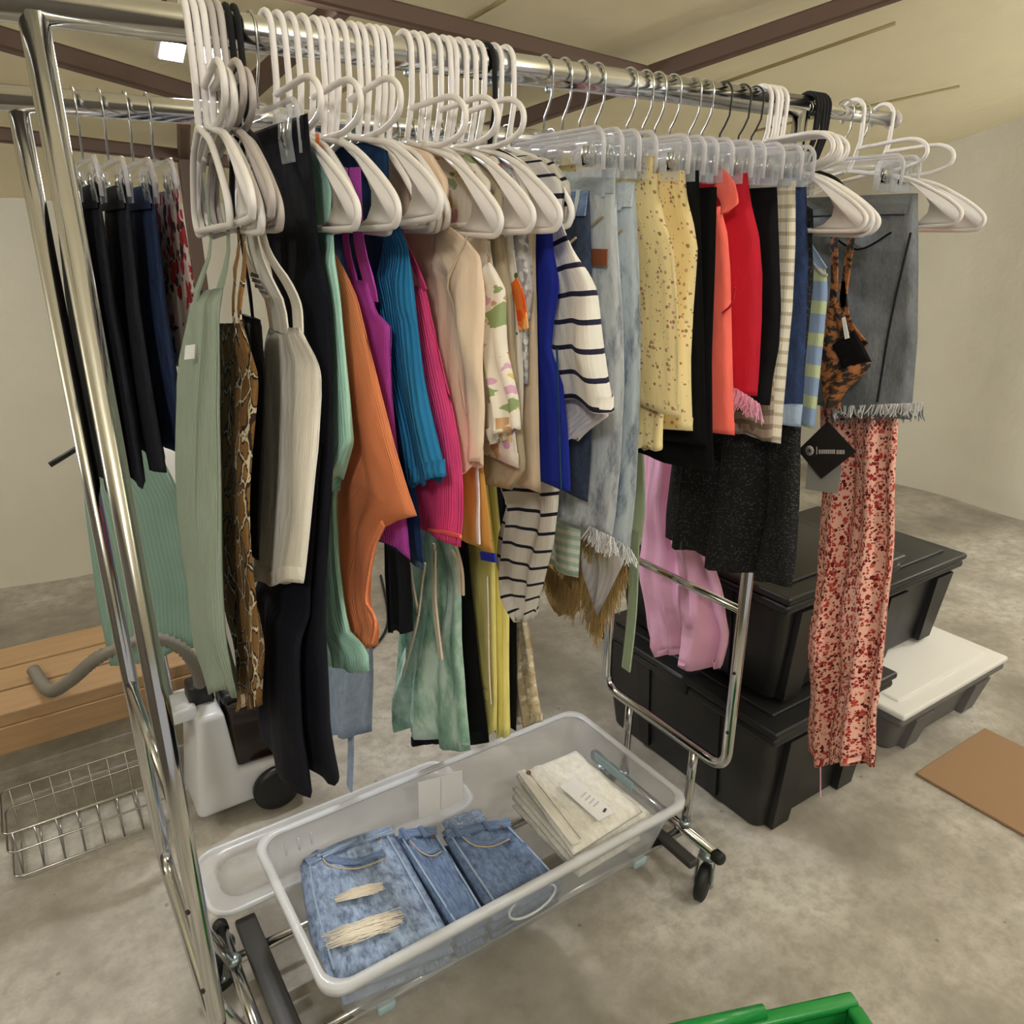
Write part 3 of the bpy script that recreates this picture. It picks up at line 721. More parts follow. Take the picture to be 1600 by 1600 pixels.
wh(.645, 0, 'white hanger with the long grey striped top over it')
# unseen behind the others, but their hooks are on the rail
for u_ in (.3505, .3795, .3885, .3975, .4245, .4485, .4573, .549): wh(u_)

# ---------------------------------------------------------------- clip hung trousers, shorts and skirts
def clipped(name, label, cat, mat, u, px, th=.024, amp=.004, seed=0, wb=None, bk=None, freq=1.6, hang=True, z0=None, hl=None, proto=None, **kw):
    F = U(u, px); g = garment(name, label, cat, mat, F, bk, th, amp, freq, seed, **kw)
    if wb:
        t = F[0]; w_ = [Vector((u, lerp(t.y, 2 * RV - t.y, k), t.z - .016)) for k in (0, .33, .66, 1)]
        strap(g, [p + Vector((-th * .36, 0, 0)) for p in w_], .032, wb, 'waistband', (0, 0, 1), .004)
    CLIPPED.add(g.name)
    if hang: chg(u, random.uniform(-.01, .01), hl or ('clear clip hanger gripping the ' + hang), proto=proto)
    return g
def jean_bits(g, u, th, F, leather=False):
    x = u - th * .5 - .003
    for k in range(3):
        y = F[0].y + .02 + .09 * k
        strap(g, P3((x, y, F[0].z + .002), (x, y, F[0].z - .036)), .008, 'acid2', 'belt_loop', (0, 1, 0), .002)
    strap(g, P3((x + .002, F[0].y + .01, F[0].z - .06), (x + .002, F[0].y + .07, F[0].z - .085), (x + .002, F[0].y + .15, F[0].z - .07)), .003, 'thread', 'pocket_stitching', (0, 0, 1), .002)
    if leather: strap(g, P3((x - .001, F[0].y - .006, F[0].z - .115), (x - .001, F[0].y + .035, F[0].z - .115)), .022, 'leather', 'back_patch', (0, 0, 1), .002)
u = .712; px = [(921, 298), (924, 400), (926, 560), (924, 700), (918, 782)]
g = clipped('jeans', 'dark faded blue jeans behind the striped tee', 'jeans', 'dark_denim', u, px, .024, .003, 41, 'blue_denim2', hang='dark faded jeans')
jean_bits(g, u, .024, U(u, px))
u = .745; px = [(962, 262), (966, 380), (974, 500), (976, 600), (970, 720), (962, 800), (956, 842)]
g = clipped('jeans', 'pale acid wash jeans with a ragged white hem, closest to the striped tee', 'jeans', 'acid', u, px, .028, .004, 42, 'acid2', hang='acid wash jeans by the striped tee')
jean_bits(g, u, .028, U(u, px), True)
def fray(g, u, x0, x1, y0, y1, n, mat, sd, L=.03, name='frayed_hem'):
    rnd = random.Random(sd); m = MB()
    for i in range(n):
        k = i / (n - 1); p = atu(lerp(x0, x1, k), lerp(y0, y1, k), u + rnd.uniform(-.014, .012)); q = p + Vector((rnd.uniform(-.01, .01), rnd.uniform(-.012, .012), -L * rnd.uniform(.5, 1.2)))
        V, F, uv = ribbon([p + Vector((0, 0, .008)), (p + q) / 2 + Vector((rnd.uniform(-.006, .006), 0, 0)), q], (0, 1, 0), [.003, .0025, .001], .001); m.add(V, F, uv)
    return m.mk(name, M[mat], g, smooth=False)
fray(g, u - .004, 920, 958, 830, 848, 60, 'fray', 3, .018); fray(g, u + .004, 925, 962, 835, 856, 60, 'fray', 4, .018)
u = .776; px = [(992, 284), (998, 400), (1001, 520), (1000, 640), (994, 760), (984, 862)]
g = clipped('jeans', 'pale acid wash jeans with a ragged white hem, touching the yellow flowered trousers', 'jeans', 'acid2', u, px, .028, .004, 43, 'acid', hang='acid wash jeans by the yellow flowered trousers')
jean_bits(g, u, .028, U(u, px)); fray(g, u, 955, 986, 848, 868, 70, 'fray', 5, .018)
u = .806
g = clipped('flowered_trousers', 'pale yellow flowered cropped trousers with a puckered waist beside the jeans', 'trousers', 'yellow_floral', u, [(1026, 242), (1030, 300), (1040, 345), (1054, 390), (1060, 480), (1063, 580), (1066, 650)], .04, .008, 44, None, hang='cropped yellow flowered trousers', freq=1.8)
garment('trouser_leg', None, None, 'yellow_floral', U(u + .02, [(1040, 400), (1042, 520), (1040, 620), (1036, 700)]), U(u + .02, [(960, 400), (965, 520), (975, 620), (985, 702)]), .03, .005, 1.5, 45, parent=g)
u = .868
g = clipped('flowered_trousers', 'pale yellow flowered skirt beside the black shorts', 'skirt', 'yellow_floral', u, [(1070, 266), (1074, 310), (1084, 350), (1090, 390), (1084, 480), (1082, 560), (1084, 676)], .045, .008, 46, None, hang='yellow flowered skirt', freq=1.8)
u = .900
g = clipped('shorts', 'plain black shorts touching the yellow flowered skirt', 'shorts', 'black', u, [(1092, 266), (1096, 400), (1100, 520), (1102, 640), (1104, 700)], .022, .004, 47, hang='plain black shorts')
u = .926
g = clipped('shorts', 'long black shorts touching the coral trousers', 'shorts', 'black', u, [(1120, 292), (1117, 420), (1113, 560), (1113, 680), (1116, 742)], .026, .005, 48, hang='long black shorts', freq=2.2)
u = .958
g = clipped('coral_trousers', 'bright coral trousers with a tied waist', 'trousers', 'coral', u, [(1126, 322), (1137, 365), (1141, 420), (1143, 500), (1146, 600), (1147, 680)], .05, .005, 49, hang='coral trousers', hl='clear clip hanger gripping the coral trousers', bk=P3((u, 1.02, 1.62), (u, 1.07, 1.5), (u, 1.08, 1.3), (u, 1.08, 1.25)))
garment('waist_tie', None, None, 'coral', U(u - .02, [(1118, 262), (1136, 285), (1144, 318), (1130, 332)]), U(u - .02, [(1104, 268), (1104, 300), (1116, 320), (1122, 335)]), .018, .001, 1, 50, parent=g, nr=20, ns=12, hem=0)
strap(g, U(u - .029, [(1144, 450), (1136, 475), (1120, 490)]), .003, 'red', 'pocket_edge', (0, 0, 1))
u = 1.002
g = clipped('denim_shorts', 'cherry red shorts with a frayed pale hem', 'shorts', 'red', u, [(1168, 270), (1174, 320), (1186, 370), (1191, 430), (1190, 500), (1186, 570), (1182, 622)], .05, .007, 51, hang='cherry red shorts', freq=1.2)
fray(g, u - .01, 1140, 1184, 612, 640, 90, 'pinkskirt', 6, .02)
u = 1.03
clipped('skirt', 'deep green skirt showing as a sliver beside the red shorts', 'skirt', cloth('deep_green', (40, 62, 50)), u, [(1150, 300), (1158, 400), (1165, 500), (1160, 600)], .016, .003, 52, hang='deep green skirt')
u = 1.072
g = clipped('velvet_trousers', 'short black velvet trousers beside the cream striped shorts', 'trousers', 'velvet', u, [(1214, 292), (1218, 380), (1221, 480), (1218, 540), (1209, 590), (1205, 630)], .035, .005, 53, hang='short black velvet trousers', proto=CB)
u = 1.118
g = clipped('striped_shorts', 'cream long shorts with brown check', 'shorts', 'plaid', u, [(1243, 282), (1243, 380), (1239, 480), (1230, 580), (1224, 640), (1220, 690)], .03, .005, 54, hang='cream checked shorts', proto=CB)
garment('lower_leg', None, None, 'plaid2', U(u - .012, [(1208, 560), (1210, 640), (1206, 688)]), U(u - .012, [(1120, 560), (1130, 640), (1145, 672)]), .012, .003, 1.5, 55, parent=g, nr=16)
u = 1.15
g = clipped('denim_shorts', 'navy denim shorts with a turned-up grey cuff', 'shorts', 'navy_denim', u, [(1260, 292), (1263, 400), (1260, 500), (1256, 600), (1252, 662)], .03, .004, 56, hang='navy denim shorts', proto=CB)
garment('cuff', None, None, 'light_denim', U(u - .003, [(1254, 632), (1251, 664)]), P3((u - .003, 1.1, 1.29), (u - .003, 1.1, 1.255)), .04, .002, 1.5, 57, parent=g, nr=6)
u = 1.186
g = garment('open_knit_top', 'wide black open knit top hanging lowest beside the chrome leg', 'top', 'openknit', SH(u, .90) + U(u, [(1282, 330), (1270, 450), (1258, 560), (1250, 680), (1246, 800), (1240, 880), (1232, 922)]), None, .045, .016, 3.2, 58, ns=26); on(g, 1.166)
wh(1.166, 0, 'white hanger with the black open knit top over it'); wh(1.182); wh(1.192, 0, 'white hanger with the blue checked top over it')
wh(1.207, 0, 'white hanger with bare arms beside the blue checked top')
u = 1.222
g = garment('checked_top', 'pale blue top with yellow check beside the leopard bikini top', 'top', 'gingham', U(u, [(1282, 392), (1292, 420), (1293, 460), (1288, 520), (1280, 600), (1272, 668)]), None, .026, .005, 1.8, 59); on(g, 1.192)
strap(g, U(u, [(1262, 330), (1272, 365), (1292, 420)]), .008, 'light_denim'); strap(g, U(u - .013, [(1266, 400), (1280, 425), (1290, 430)]), .004, 'white_cloth', 'neck_binding', (0, 0, 1))
for i in range(5): wh(1.290 + i * .0088, 0, 'thin black flocked hanger bunched where the rail narrows', 'black flocked hangers by the rail end', BH)
# leopard bikini top
u = 1.30
F_ = U(u, [(1318, 470), (1330, 500), (1345, 530), (1362, 568), (1350, 585), (1325, 605), (1302, 636)]); B_ = U(u, [(1296, 470), (1290, 500), (1284, 540), (1283, 575), (1288, 600), (1294, 620), (1299, 640)])
g = garment('bikini_top', 'leopard print bikini top dangling in front of grey denim', 'bikini', 'leopard', F_, B_, .035, .008, 1.3, 60, nr=20)
for pts in ([(1303, 346), (1304, 430), (1300, 480)], [(1334, 346), (1322, 430), (1316, 480)], [(1316, 440), (1324, 500), (1352, 540)]): strap(g, U(u - .012, pts), .013, 'leopard')
garment('cup_lining', 'plain black cup lining', None, 'black', U(u - .024, [(1335, 515), (1352, 545), (1362, 566), (1330, 572)]), U(u - .024, [(1300, 540), (1304, 548), (1310, 558), (1316, 572)]), .01, .002, 1, 61, parent=g, nr=8, ns=10)
mk('care_label', *prism(U(u - .035, [(1315, 497), (1320, 495), (1327, 528), (1320, 530)]), (.001, 0, 0)), M['paper'], g, smooth=False)
ht = tag(empty('swing_tag', atu(1295, 745, u - .04)), 'black diamond swing tag with a grey round emblem hung from the leopard bikini top', 'tag')
c = atu(1294, 702, u - .04)
mk('tag_card', *prism(U(u - .04, [(1293, 658), (1338, 706), (1283, 748), (1246, 704)]), (.0012, 0, 0)), M['tag_black'], ht, smooth=False)
uu = u - .0408
V, F = lathe(atu(1265, 704, uu), (-1, 0, 0), [(.0095, 0), (.0095, .0004)], 24); em = mk('round_emblem', V, F, M['print_grey'], ht)
for a in range(4):
    q = atu(1265, 704, uu - .0008); dv = Vector((0, math.cos(a * PI / 4), math.sin(a * PI / 4)))
    strap(em, [q - dv * .007, q + dv * .007], .0012, 'tag_black', 'emblem_spoke', (1, 0, 0) if False else (0, -dv.z, dv.y), .0003)
def mark(x0, x1, y0, y1, mat='print_grey'):
    mk('printed_letter', *prism(U(uu, [(x0, y0), (x1, y0), (x1, y1), (x0, y1)]), (-.0003, 0, 0)), M[mat], ht, smooth=False)
mark(1275.5, 1277, 698, 710)
x = 1279.5
for i, w_ in enumerate((2.2, 1, 2.2, 2.2, 2.4, 2, 2.2, 2, 2.2)): mark(x, x + w_, 702.5, 709); x += w_ + .85
x += 1.6
for w_ in (2.4, 1, 2.6, 1.2, 2): mark(x, x + w_, 703, 709.5); x += w_ + .8
strap(ht, [atu(1290, 640, u - .037), atu(1293, 664, u - .041)], .0015, 'black', 'tag_string')
mk('spare_button_bag', *prism(U(u - .030, [(1262, 722), (1316, 728), (1309, 772), (1258, 764)]), (.001, 0, 0)), M['tag_clear'], ht, smooth=False)
# extension rod: grey denim skirt, red flowered trousers
u = 1.40
F_ = P3((u, .82, 1.665), (u, .80, 1.56), (u, .775, 1.42), (u, .76, 1.27)); B_ = P3((u, 1.12, 1.665), (u, 1.14, 1.56), (u, 1.16, 1.42), (u, 1.18, 1.27))
g = garment('denim_skirt', 'washed grey denim skirt with a frayed hem over red flowered trousers', 'skirt', 'grey_denim', F_, B_, .05, .008, 1.6, 62)
strap(g, P3((u - .026, .83, 1.648), (u - .028, .97, 1.648), (u - .026, 1.1, 1.648)), .034, 'grey_denim', 'waistband', (0, 0, 1), .005)
strap(g, P3((u - .030, .84, 1.60), (u - .032, .90, 1.57), (u - .03, .97, 1.60)), .003, 'black', 'pocket_stitching', (0, 0, 1))
strap(g, P3((u - .036, .80, 1.60), (u - .036, .81, 1.45), (u - .036, .81, 1.3)), .003, 'charcoal', 'side_seam')
fr2 = fray(g, u - .024, 1300, 1440, 641, 636, 90, 'fray', 8, .016); fray(g, u, 1300, 1440, 645, 640, 60, 'grey_denim', 9, .02)
CLIPPED.add('denim_skirt'); chg(1.40, 0, 'clip hanger gripping the grey denim skirt'); 
u = 1.455
F_ = P3((u, .86, 1.66)) + U(u, [(1408, 560), (1404, 660), (1396, 800), (1386, 950), (1378, 1050), (1370, 1120), (1368, 1192)]); B_ = P3((u, 1.02, 1.66)) + U(u, [(1282, 560), (1280, 660), (1284, 760), (1276, 950), (1268, 1060), (1258, 1140), (1260, 1180)])
g = garment('flowered_trousers', 'long red flowered flared trousers at the end of the rail', 'trousers', 'red_floral', F_, B_, .05, .018, 2.1, 63, ns=26, hem=.012); on(g, 1.45)
strap(g, [atu(1282, 1190, u - .02), atu(1282, 1245, u - .02)], .002, 'pinkskirt', 'loose_thread')
chg(1.452, 0, 'clip hanger gripping the red flowered trousers')
wh(1.428, 0, 'white hanger hooked near the rod end cap'); wh(1.522, 0, 'white hanger hooked against the rod end cap')

# ================================================================ back rail
def chb(u, label, yaw=0.0): return place_hanger(CH, u, BV, BZ, yaw, label, 'clear clip hangers on the back rail')
def bgar(name, label, cat, mat, u, F=None, px=None, hang=True, wid=1.0, **kw):
    F = F or ([Vector((u, BV - .12, 1.64))] + U(u, px))
    g = garment(name, label, cat, mat, F, kw.pop('B', None), rail=BV, wid=wid, **kw)
    CLIPPED.add(g.name)
    if hang: chb(u, 'clear clip hanger on the back rail gripping the ' + hang)
    return g
for i, (u, mat, lab, zb) in enumerate(((.165, 'black_denim', 'black jeans nearest the rack end on the back rail', 1.22), (.20, 'black_denim', 'dark charcoal jeans on the back rail', 1.24), (.235, 'navy_denim', 'dark navy jeans on the back rail', 1.25), (.135, 'black', 'plain black trousers at the end of the back rail', 1.2))):
    vf = BV - .12
    g = bgar('jeans', lab, 'jeans', mat, u, F=P3((u, vf, 1.665), (u - .01, vf - .01, 1.5), (u - .012, vf - .02, 1.35), (u - .012, vf - .02, zb)), hang=['black jeans', 'charcoal jeans', 'navy jeans', 'plain black trousers'][i], th=.03, amp=.005, freq=1.8, seed=70 + i)
    strap(g, P3((u - .014, vf, 1.65), (u - .016, BV, 1.65), (u - .014, BV + .12, 1.65)), .034, mat, 'waistband', (0, 0, 1), .004)
    strap(g, P3((u - .016, vf + .03, 1.53), (u - .018, vf + .09, 1.50), (u - .018, vf + .15, 1.53)), .003, 'navyblack', 'pocket_edge', (0, 0, 1), .003)
u = .265
bgar('tunic', 'red and white patterned tunic on the back rail', 'top', floral('red_white', (206, 190, 186), [(150, 50, 56), (60, 40, 44)], 50, .9), u, F=P3((u, BV - .15, 1.66), (u, BV - .17, 1.5), (u, BV - .17, 1.38)), hang='patterned tunic', th=.02, amp=.004, seed=75)
g = bgar('denim_skirt', 'light blue denim skirt with a hanging belt on the back rail', 'skirt', 'light_denim', .50, px=[(560, 800), (575, 950), (582, 1050), (579, 1146)], B=P3((.5, BV + .12, 1.64)) + U(.5, [(508, 900), (500, 1040), (505, 1150)]), hang='light blue denim skirt', th=.03, amp=.008, freq=2, seed=76)
strap(g, U(.49, [(548, 1130), (548, 1180), (546, 1232)]), .026, 'light_denim', 'belt', t=.004)
g = bgar('leggings', 'charcoal leggings on the back rail beside the tie-dye skirt', 'leggings', 'charcoal', .565, px=[(625, 750), (638, 880), (642, 985)], B=P3((.565, BV + .08, 1.64)) + U(.565, [(604, 800), (604, 900), (610, 985)]), hang='charcoal leggings', th=.03, amp=.004, seed=77)
g = bgar('denim_shorts', 'faded denim trousers with a folded cuff on the back rail', 'trousers', 'blue_denim2', .60, px=[(660, 700), (664, 800), (663, 888)], hang='faded denim trousers', th=.025, amp=.004, seed=78)
u = .685
g = bgar('tie_dye_skirt', 'long green tie-dye skirt with cream drawstrings', 'skirt', 'tiedye', u, px=[(720, 900), (722, 1000), (730, 1100), (736, 1166)], B=P3((u, BV + .11, 1.64)) + U(u, [(640, 900), (632, 980), (622, 1060), (618, 1112)]), hang='green tie-dye skirt', th=.06, amp=.018, freq=3, seed=79, ns=26, hem=.014)
for pts, k in (([(676, 850), (680, 940), (690, 1030)], .007), ([(678, 860), (678, 950), (688, 1028)], .005), ([(662, 880), (652, 970), (630, 1055)], .005), ([(640, 880), (648, 930), (654, 962)], .006), ([(706, 860), (716, 880), (718, 928)], .004), ([(712, 850), (722, 890), (724, 930)], .004)):
    strap(g, U(u - .06, pts), k, 'cord', 'drawstring', t=.004)
u = .717
bgar('maxi_dress', 'long black dress showing below the tie-dye skirt', 'dress', 'black', u, px=[(735, 900), (750, 1050), (762, 1140), (764, 1160)], B=P3((u, BV + .12, 1.64)) + U(u, [(660, 950), (650, 1080), (642, 1162)]), hang='long black dress', th=.03, amp=.005, seed=80)
u = .752
g = bgar('yellow_dress', 'long pale yellow dress with a small printed face', 'dress', 'yellow', u, px=[(772, 860), (774, 980), (776, 1080), (775, 1142)], B=P3((u, BV + .1, 1.64)) + U(u, [(728, 860), (730, 980), (728, 1080), (734, 1138)]), hang='long pale yellow dress', th=.035, amp=.002, freq=1.0, seed=81, hem=.01)
for pts in ([(744, 1082), (750, 1078), (753, 1083)], [(738, 1092), (746, 1090)], [(748, 1100), (752, 1098)]): strap(g, U(u - .032, pts), .003, 'thread', 'printed_mark', (0, 0, 1), .001)
strap(g, U(u - .034, [(760, 900), (762, 1000), (764, 1100)]), .008, 'cord', 'lace_trim')
u = .780
bgar('yellow_dress', 'narrow yellow trousers beside the long black skirt on the back rail', 'trousers', 'yellow', u, px=[(786, 900), (794, 960), (795, 1060), (795, 1150)], B=P3((u, BV + .05, 1.64)) + U(u, [(772, 900), (776, 1000), (778, 1150)]), hang='narrow yellow trousers', th=.025, amp=.004, seed=82)
u = .808
bgar('long_skirt', 'long black skirt beside the beige lace on the back rail', 'skirt', 'black', u, px=[(806, 900), (808, 1050), (806, 1145)], hang='long black skirt', th=.02, amp=.004, seed=83)
u = .85
bgar('lace_skirt', 'beige lace skirt hanging low on the back rail', 'skirt', 'beigelace', u, px=[(815, 960), (832, 1040), (850, 1128)], B=P3((u, BV + .1, 1.64)) + U(u, [(780, 960), (796, 1040), (804, 1132)]), hang='beige lace skirt', th=.03, amp=.008, seed=84)
u = .93
bgar('pale_top', 'pale green striped top behind the striped hem', 'top', stripes('green_white', (214, 216, 202), (168, 190, 168), .02, .5), u, px=[(905, 760), (908, 840), (905, 905)], hang='pale green striped top', th=.03, amp=.008, seed=85, wid=.9)
u = 1.04
g = bgar('fringed_shawl', 'white shawl with a deep gold fringe', 'shawl', 'white_cloth', u, px=[(960, 760), (974, 850), (974, 905), (960, 945), (935, 968)], B=P3((u, BV + .1, 1.64)) + U(u, [(900, 760), (898, 850), (905, 905), (915, 945), (925, 970)]), hang='gold fringed shawl', th=.04, amp=.008, seed=86)
fray(g, u - .024, 978, 932, 880, 972, 140, 'fringe', 21, .06, 'fringe'); fray(g, u - .026, 895, 932, 860, 968, 140, 'fringe', 22, .07, 'fringe'); fray(g, u + .02, 850, 900, 880, 935, 120, 'fringe', 23, .07, 'fringe')
fray(g, u - .03, 895, 960, 850, 845, 80, 'fringe', 24, .04, 'fringe')
u = 1.118
bgar('fringed_shawl', 'brown crocheted shawl behind the white fringed shawl', 'shawl', 'fringe', u, px=[(925, 820), (925, 900), (900, 960)], B=P3((u, BV + .14, 1.64)) + U(u, [(862, 860), (850, 910), (872, 955)]), hang='brown crocheted shawl', th=.04, amp=.01, seed=87)
u = 1.20
g = bgar('sash_dress', 'sage green dress with one long hanging sash', 'dress', 'palegreen', u, px=[(1004, 760), (1006, 800), (1000, 850)], B=P3((u, BV + .1, 1.64)) + U(u, [(975, 760), (972, 810), (975, 850)]), hang='sage green dress', th=.04, amp=.005, seed=88)
strap(g, U(u - .024, [(992, 830), (988, 950), (978, 1046)]), .03, 'palegreen', 'sash', t=.004)
u = 1.42
g = bgar('pleated_skirt', 'candy pink pleated skirt beyond the chrome end frame', 'skirt', 'pinkskirt', u, px=[(1105, 850), (1130, 930), (1140, 1000), (1128, 1044)], B=P3((u, BV + .11, 1.64)) + U(u, [(1005, 850), (1000, 900), (1012, 980), (1022, 1010)]), hang='pink pleated skirt', th=.05, amp=.02, freq=2.6, seed=89, ns=26, hem=.01)

# ================================================================ storage tub on the rack base
def tub(name, label, x0, x1, y0, y1, zb, zt, tap, mat, rim, th=.003):
    e = tag(empty(name, ((x0 + x1) / 2, (y0 + y1) / 2, zb)), label, 'storage tub')
    cx, cy = (x0 + x1) / 2, (y0 + y1) / 2
    def ring(z, dx, r, n=6):
        hx, hy = (x1 - x0) / 2 - dx, (y1 - y0) / 2 - dx; P = []
        for (sx, sy, a0) in ((1, 1, 0), (-1, 1, 90), (-1, -1, 180), (1, -1, 270)):
            for k in range(n + 1):
                a = math.radians(a0 + 90 * k / n); P.append(Vector((cx + sx * (hx - r) + r * math.cos(a), cy + sy * (hy - r) + r * math.sin(a), z)))
        return P
    prof = [(zt, 0), (zt - .02, .004), (zt - .05, .010), (zb + .05, tap * .7), (zb + .015, tap), (zb, tap + .02)]
    V = []; F = []
    for z, dx in prof: V += ring(z, dx, .04)
    n = 28
    for i in range(len(prof) - 1):
        for k in range(n): F.append((i * n + k, (i + 1) * n + k, (i + 1) * n + (k + 1) % n, i * n + (k + 1) % n))
    F.append(tuple((len(prof) - 1) * n + k for k in range(n)))
    mk('body', V, F, M[mat], e)
    V = []; F = []
    sec = [(.0, .0), (-.014, .002), (-.017, -.004), (-.016, -.018), (-.013, -.018), (-.012, -.004), (.001, -.004)]
    for dx, dz in sec: V += ring(zt + dz, dx, .045)
    m = len(sec)
    for i in range(m):
        for k in range(n): F.append((i * n + k, ((i + 1) % m) * n + k, ((i + 1) % m) * n + (k + 1) % n, i * n + (k + 1) % n))
    mk('rim', V, F, M[rim], e)
    return e
TX0, TX1, TY0, TY1, TZB, TZT = .282, 1.155, 1.005, 1.425, .135, .34
tb = tub('storage_tub', 'long translucent plastic tub holding folded jeans on the rack base', TX0, TX1, TY0, TY1, TZB, TZT, .05, 'milky', 'milky_rim')
for u in (.33, .36, .39): mk('moulded_rib', *box((u, TY1 - .012, TZT - .04), (.004, .004, .035), .001, 1), M['milky_rim'], tb)
for u in (.40, 1.075): mk('wheel_foot', *box((u, TY0 + .05, TZB + .018), (.04, .016, .022), .005), M['teal_latch'], tb)
mk('side_handle', *box((TX1 - .03, 1.22, TZT - .05), (.006, .15, .028), .004), M['teal_latch'], tb)
hr = TY0 + .014
mk('moulded_ring', *tube(catmull([Vector((.73 + .06 * math.cos(a), hr, .262 + .034 * math.sin(a))) for a in [i * PI / 8 for i in range(16)]], 2, True), .003, 6, True), M['milky_rim'], tb)
lab = mk('paper_label', *prism(VV(TY1 - .042, [(653, 1222), (722, 1204), (723, 1250), (654, 1281)]), (0, -.0015, 0)), M['paper'], tb, smooth=False)
strap(lab, VV(TY1 - .0442, [(689, 1214), (689, 1264)]), .0012, 'print_grey', 'label_fold', (1, 0, 0), .0004)
# the lid it stands clear of
ld_ = tag(empty('tub_lid', (.5, 1.48, .15)), 'translucent plastic lid stuck out behind the tub on the rack base', 'lid')
V = []; F = []
def rring(x0, x1, y0, y1, z, r=.05, n=6):
    P = []
    for (qx, qy, a0) in ((x1 - r, y1 - r, 0), (x0 + r, y1 - r, 90), (x0 + r, y0 + r, 180), (x1 - r, y0 + r, 270)):
        for k in range(n + 1): a = math.radians(a0 + 90 * k / n); P.append(Vector((qx + r * math.cos(a), qy + r * math.sin(a), z)))
    return P
LX0, LX1, LY0, LY1, LZ = .165, .85, 1.445, 1.66, .165
V = rring(LX0, LX1, LY0, LY1, LZ); V += rring(LX0 + .03, LX1 - .03, LY0 + .03, LY1 - .03, LZ + .002); V += rring(LX0 + .04, LX1 - .04, LY0 + .04, LY1 - .04, LZ - .012)
for i in range(2):
    for k in range(28): F.append((i * 28 + k, (i + 1) * 28 + k, (i + 1) * 28 + (k + 1) % 28, i * 28 + (k + 1) % 28))
F.append(tuple(56 + k for k in range(28))); mk('lid_panel', V, F, M['milky'], ld_)
mk('lid_rim', *tube(rring(LX0, LX1, LY0, LY1, LZ - .004), .007, 8, True), M['milky_rim'], ld_)

# ---------------------------------------------------------------- folded garments in the tub
def tubin(z):      # how far the tapering tub wall stands in at height z
    P = ((TZB, .072), (TZB + .015, .052), (TZB + .05, .037), (TZT - .05, .012), (TZT, .004))
    for (a, p), (b, q) in zip(P, P[1:]):
        if z <= b: return lerp(p, q, max(0, (z - a) / (b - a)))
    return .004
def folded(name, label, cat, mat, Q, zt, th, layers=2, parent=None, seed=0, bulge=.006, n=22, group=None):
    """Q: four floor-plan corners (back-left, back-right, front-right, front-left)."""
    rnd = random.Random(seed); Q = [Vector((q[0], q[1], 0)) for q in Q]; objs = []
    for L in range(layers):
        z1 = zt - th * L; ins = rnd.uniform(-.006, .006) if L else 0; V = []; F = []; UV = []
        p1, p2 = rnd.random() * 6, rnd.random() * 6
        def pt(a, b): return (Q[0].lerp(Q[1], a)).lerp(Q[3].lerp(Q[2], a), b)
        for side in (1, -1):
            for j in range(n + 1):
                for i in range(n + 1):
                    a, b = i / n, j / n; e = min(a, 1 - a, b, 1 - b) * n / 2.2; rr = math.sqrt(max(0, 1 - (1 - min(1, e)) ** 2))
                    a2, b2 = lerp(a, a * (1 + ins) - ins / 2, 1), b
                    p = pt(a2, b2); zz = z1 - th / 2 + side * (th / 2) * (.15 + .85 * rr)
                    if side > 0: zz += (bulge * math.sin(7 * a + p1) * math.sin(5 * b + p2) * .5 + .011 * mnoise.noise(Vector((a * 5 + p1, b * 4, seed))) + .005 * mnoise.noise(Vector((a * 13, b * 12 + p2, seed)))) * rr
                    zz = max(zz, TZB + .006); k_ = tubin(zz) + .003
                    V.append(Vector((min(max(p.x, TX0 + k_), TX1 - k_), min(max(p.y, TY0 + k_), TY1 - k_), zz))); UV.append((a * .3, b * .3 + side))
            off = 0 if side > 0 else (n + 1) ** 2
            for j in range(n):
                for i in range(n):
                    q = off + j * (n + 1) + i; f = (q, q + 1, q + n + 2, q + n + 1); F.append(f if side < 0 else f[::-1])
        N = (n + 1) ** 2
        bd = [i for i in range(n)] + [j * (n + 1) + n for j in range(n)] + [n * (n + 1) + i for i in range(n, 0, -1)] + [j * (n + 1) for j in range(n, 0, -1)]
        for k in range(len(bd)): a, b = bd[k], bd[(k + 1) % len(bd)]; F.append((a, b, b + N, a + N))
        if L == 0:
            o = mk(name, V, F, M[mat], parent, UV)
            if parent is None: tag(o, label, cat, group)
            objs.append(o)
        else: mk('folded_layer', V, F, M[mat], objs[0], UV)
    o = objs[0]; o_pt = lambda a, b, dz=.004: (lambda p: Vector((min(max(p.x, TX0 + .035), TX1 - .03), min(max(p.y, TY0 + .03), TY1 - .038), zt + dz)))((Q[0].lerp(Q[1], a)).lerp(Q[3].lerp(Q[2], a), b))
    return o, o_pt
def zq(pts, z): return [atz(x, y, z) for x, y in pts]
def up(o, pt, pts, w, mat, name, dz=.004, t=.003):
    P = catmull([pt(a, b, dz) for a, b in pts], 5) if len(pts) > 2 else [pt(*pts[0], dz), pt(*pts[1], dz)]
    V = []; n_ = len(P); F = []; UV = []
    for i in range(n_):
        tg = (P[min(i + 1, n_ - 1)] - P[max(0, i - 1)]).normalized(); x = tg.cross(Vector((0, 0, 1))).normalized()
        for a, b in ((-1, -1), (1, -1), (1, 1), (-1, 1)): V.append(P[i] + x * (a * w / 2) + Vector((0, 0, b * t / 2))); UV.append((a * w, i * .01))
    for i in range(n_ - 1):
        for k in range(4): F.append((i * 4 + k, i * 4 + (k + 1) % 4, i * 4 + 4 + (k + 1) % 4, i * 4 + 4 + k))
    F.append((3, 2, 1, 0)); F.append(tuple((n_ - 1) * 4 + k for k in range(4)))
    return mk(name, V, F, M[mat], o, UV, smooth=False)
TT = .262
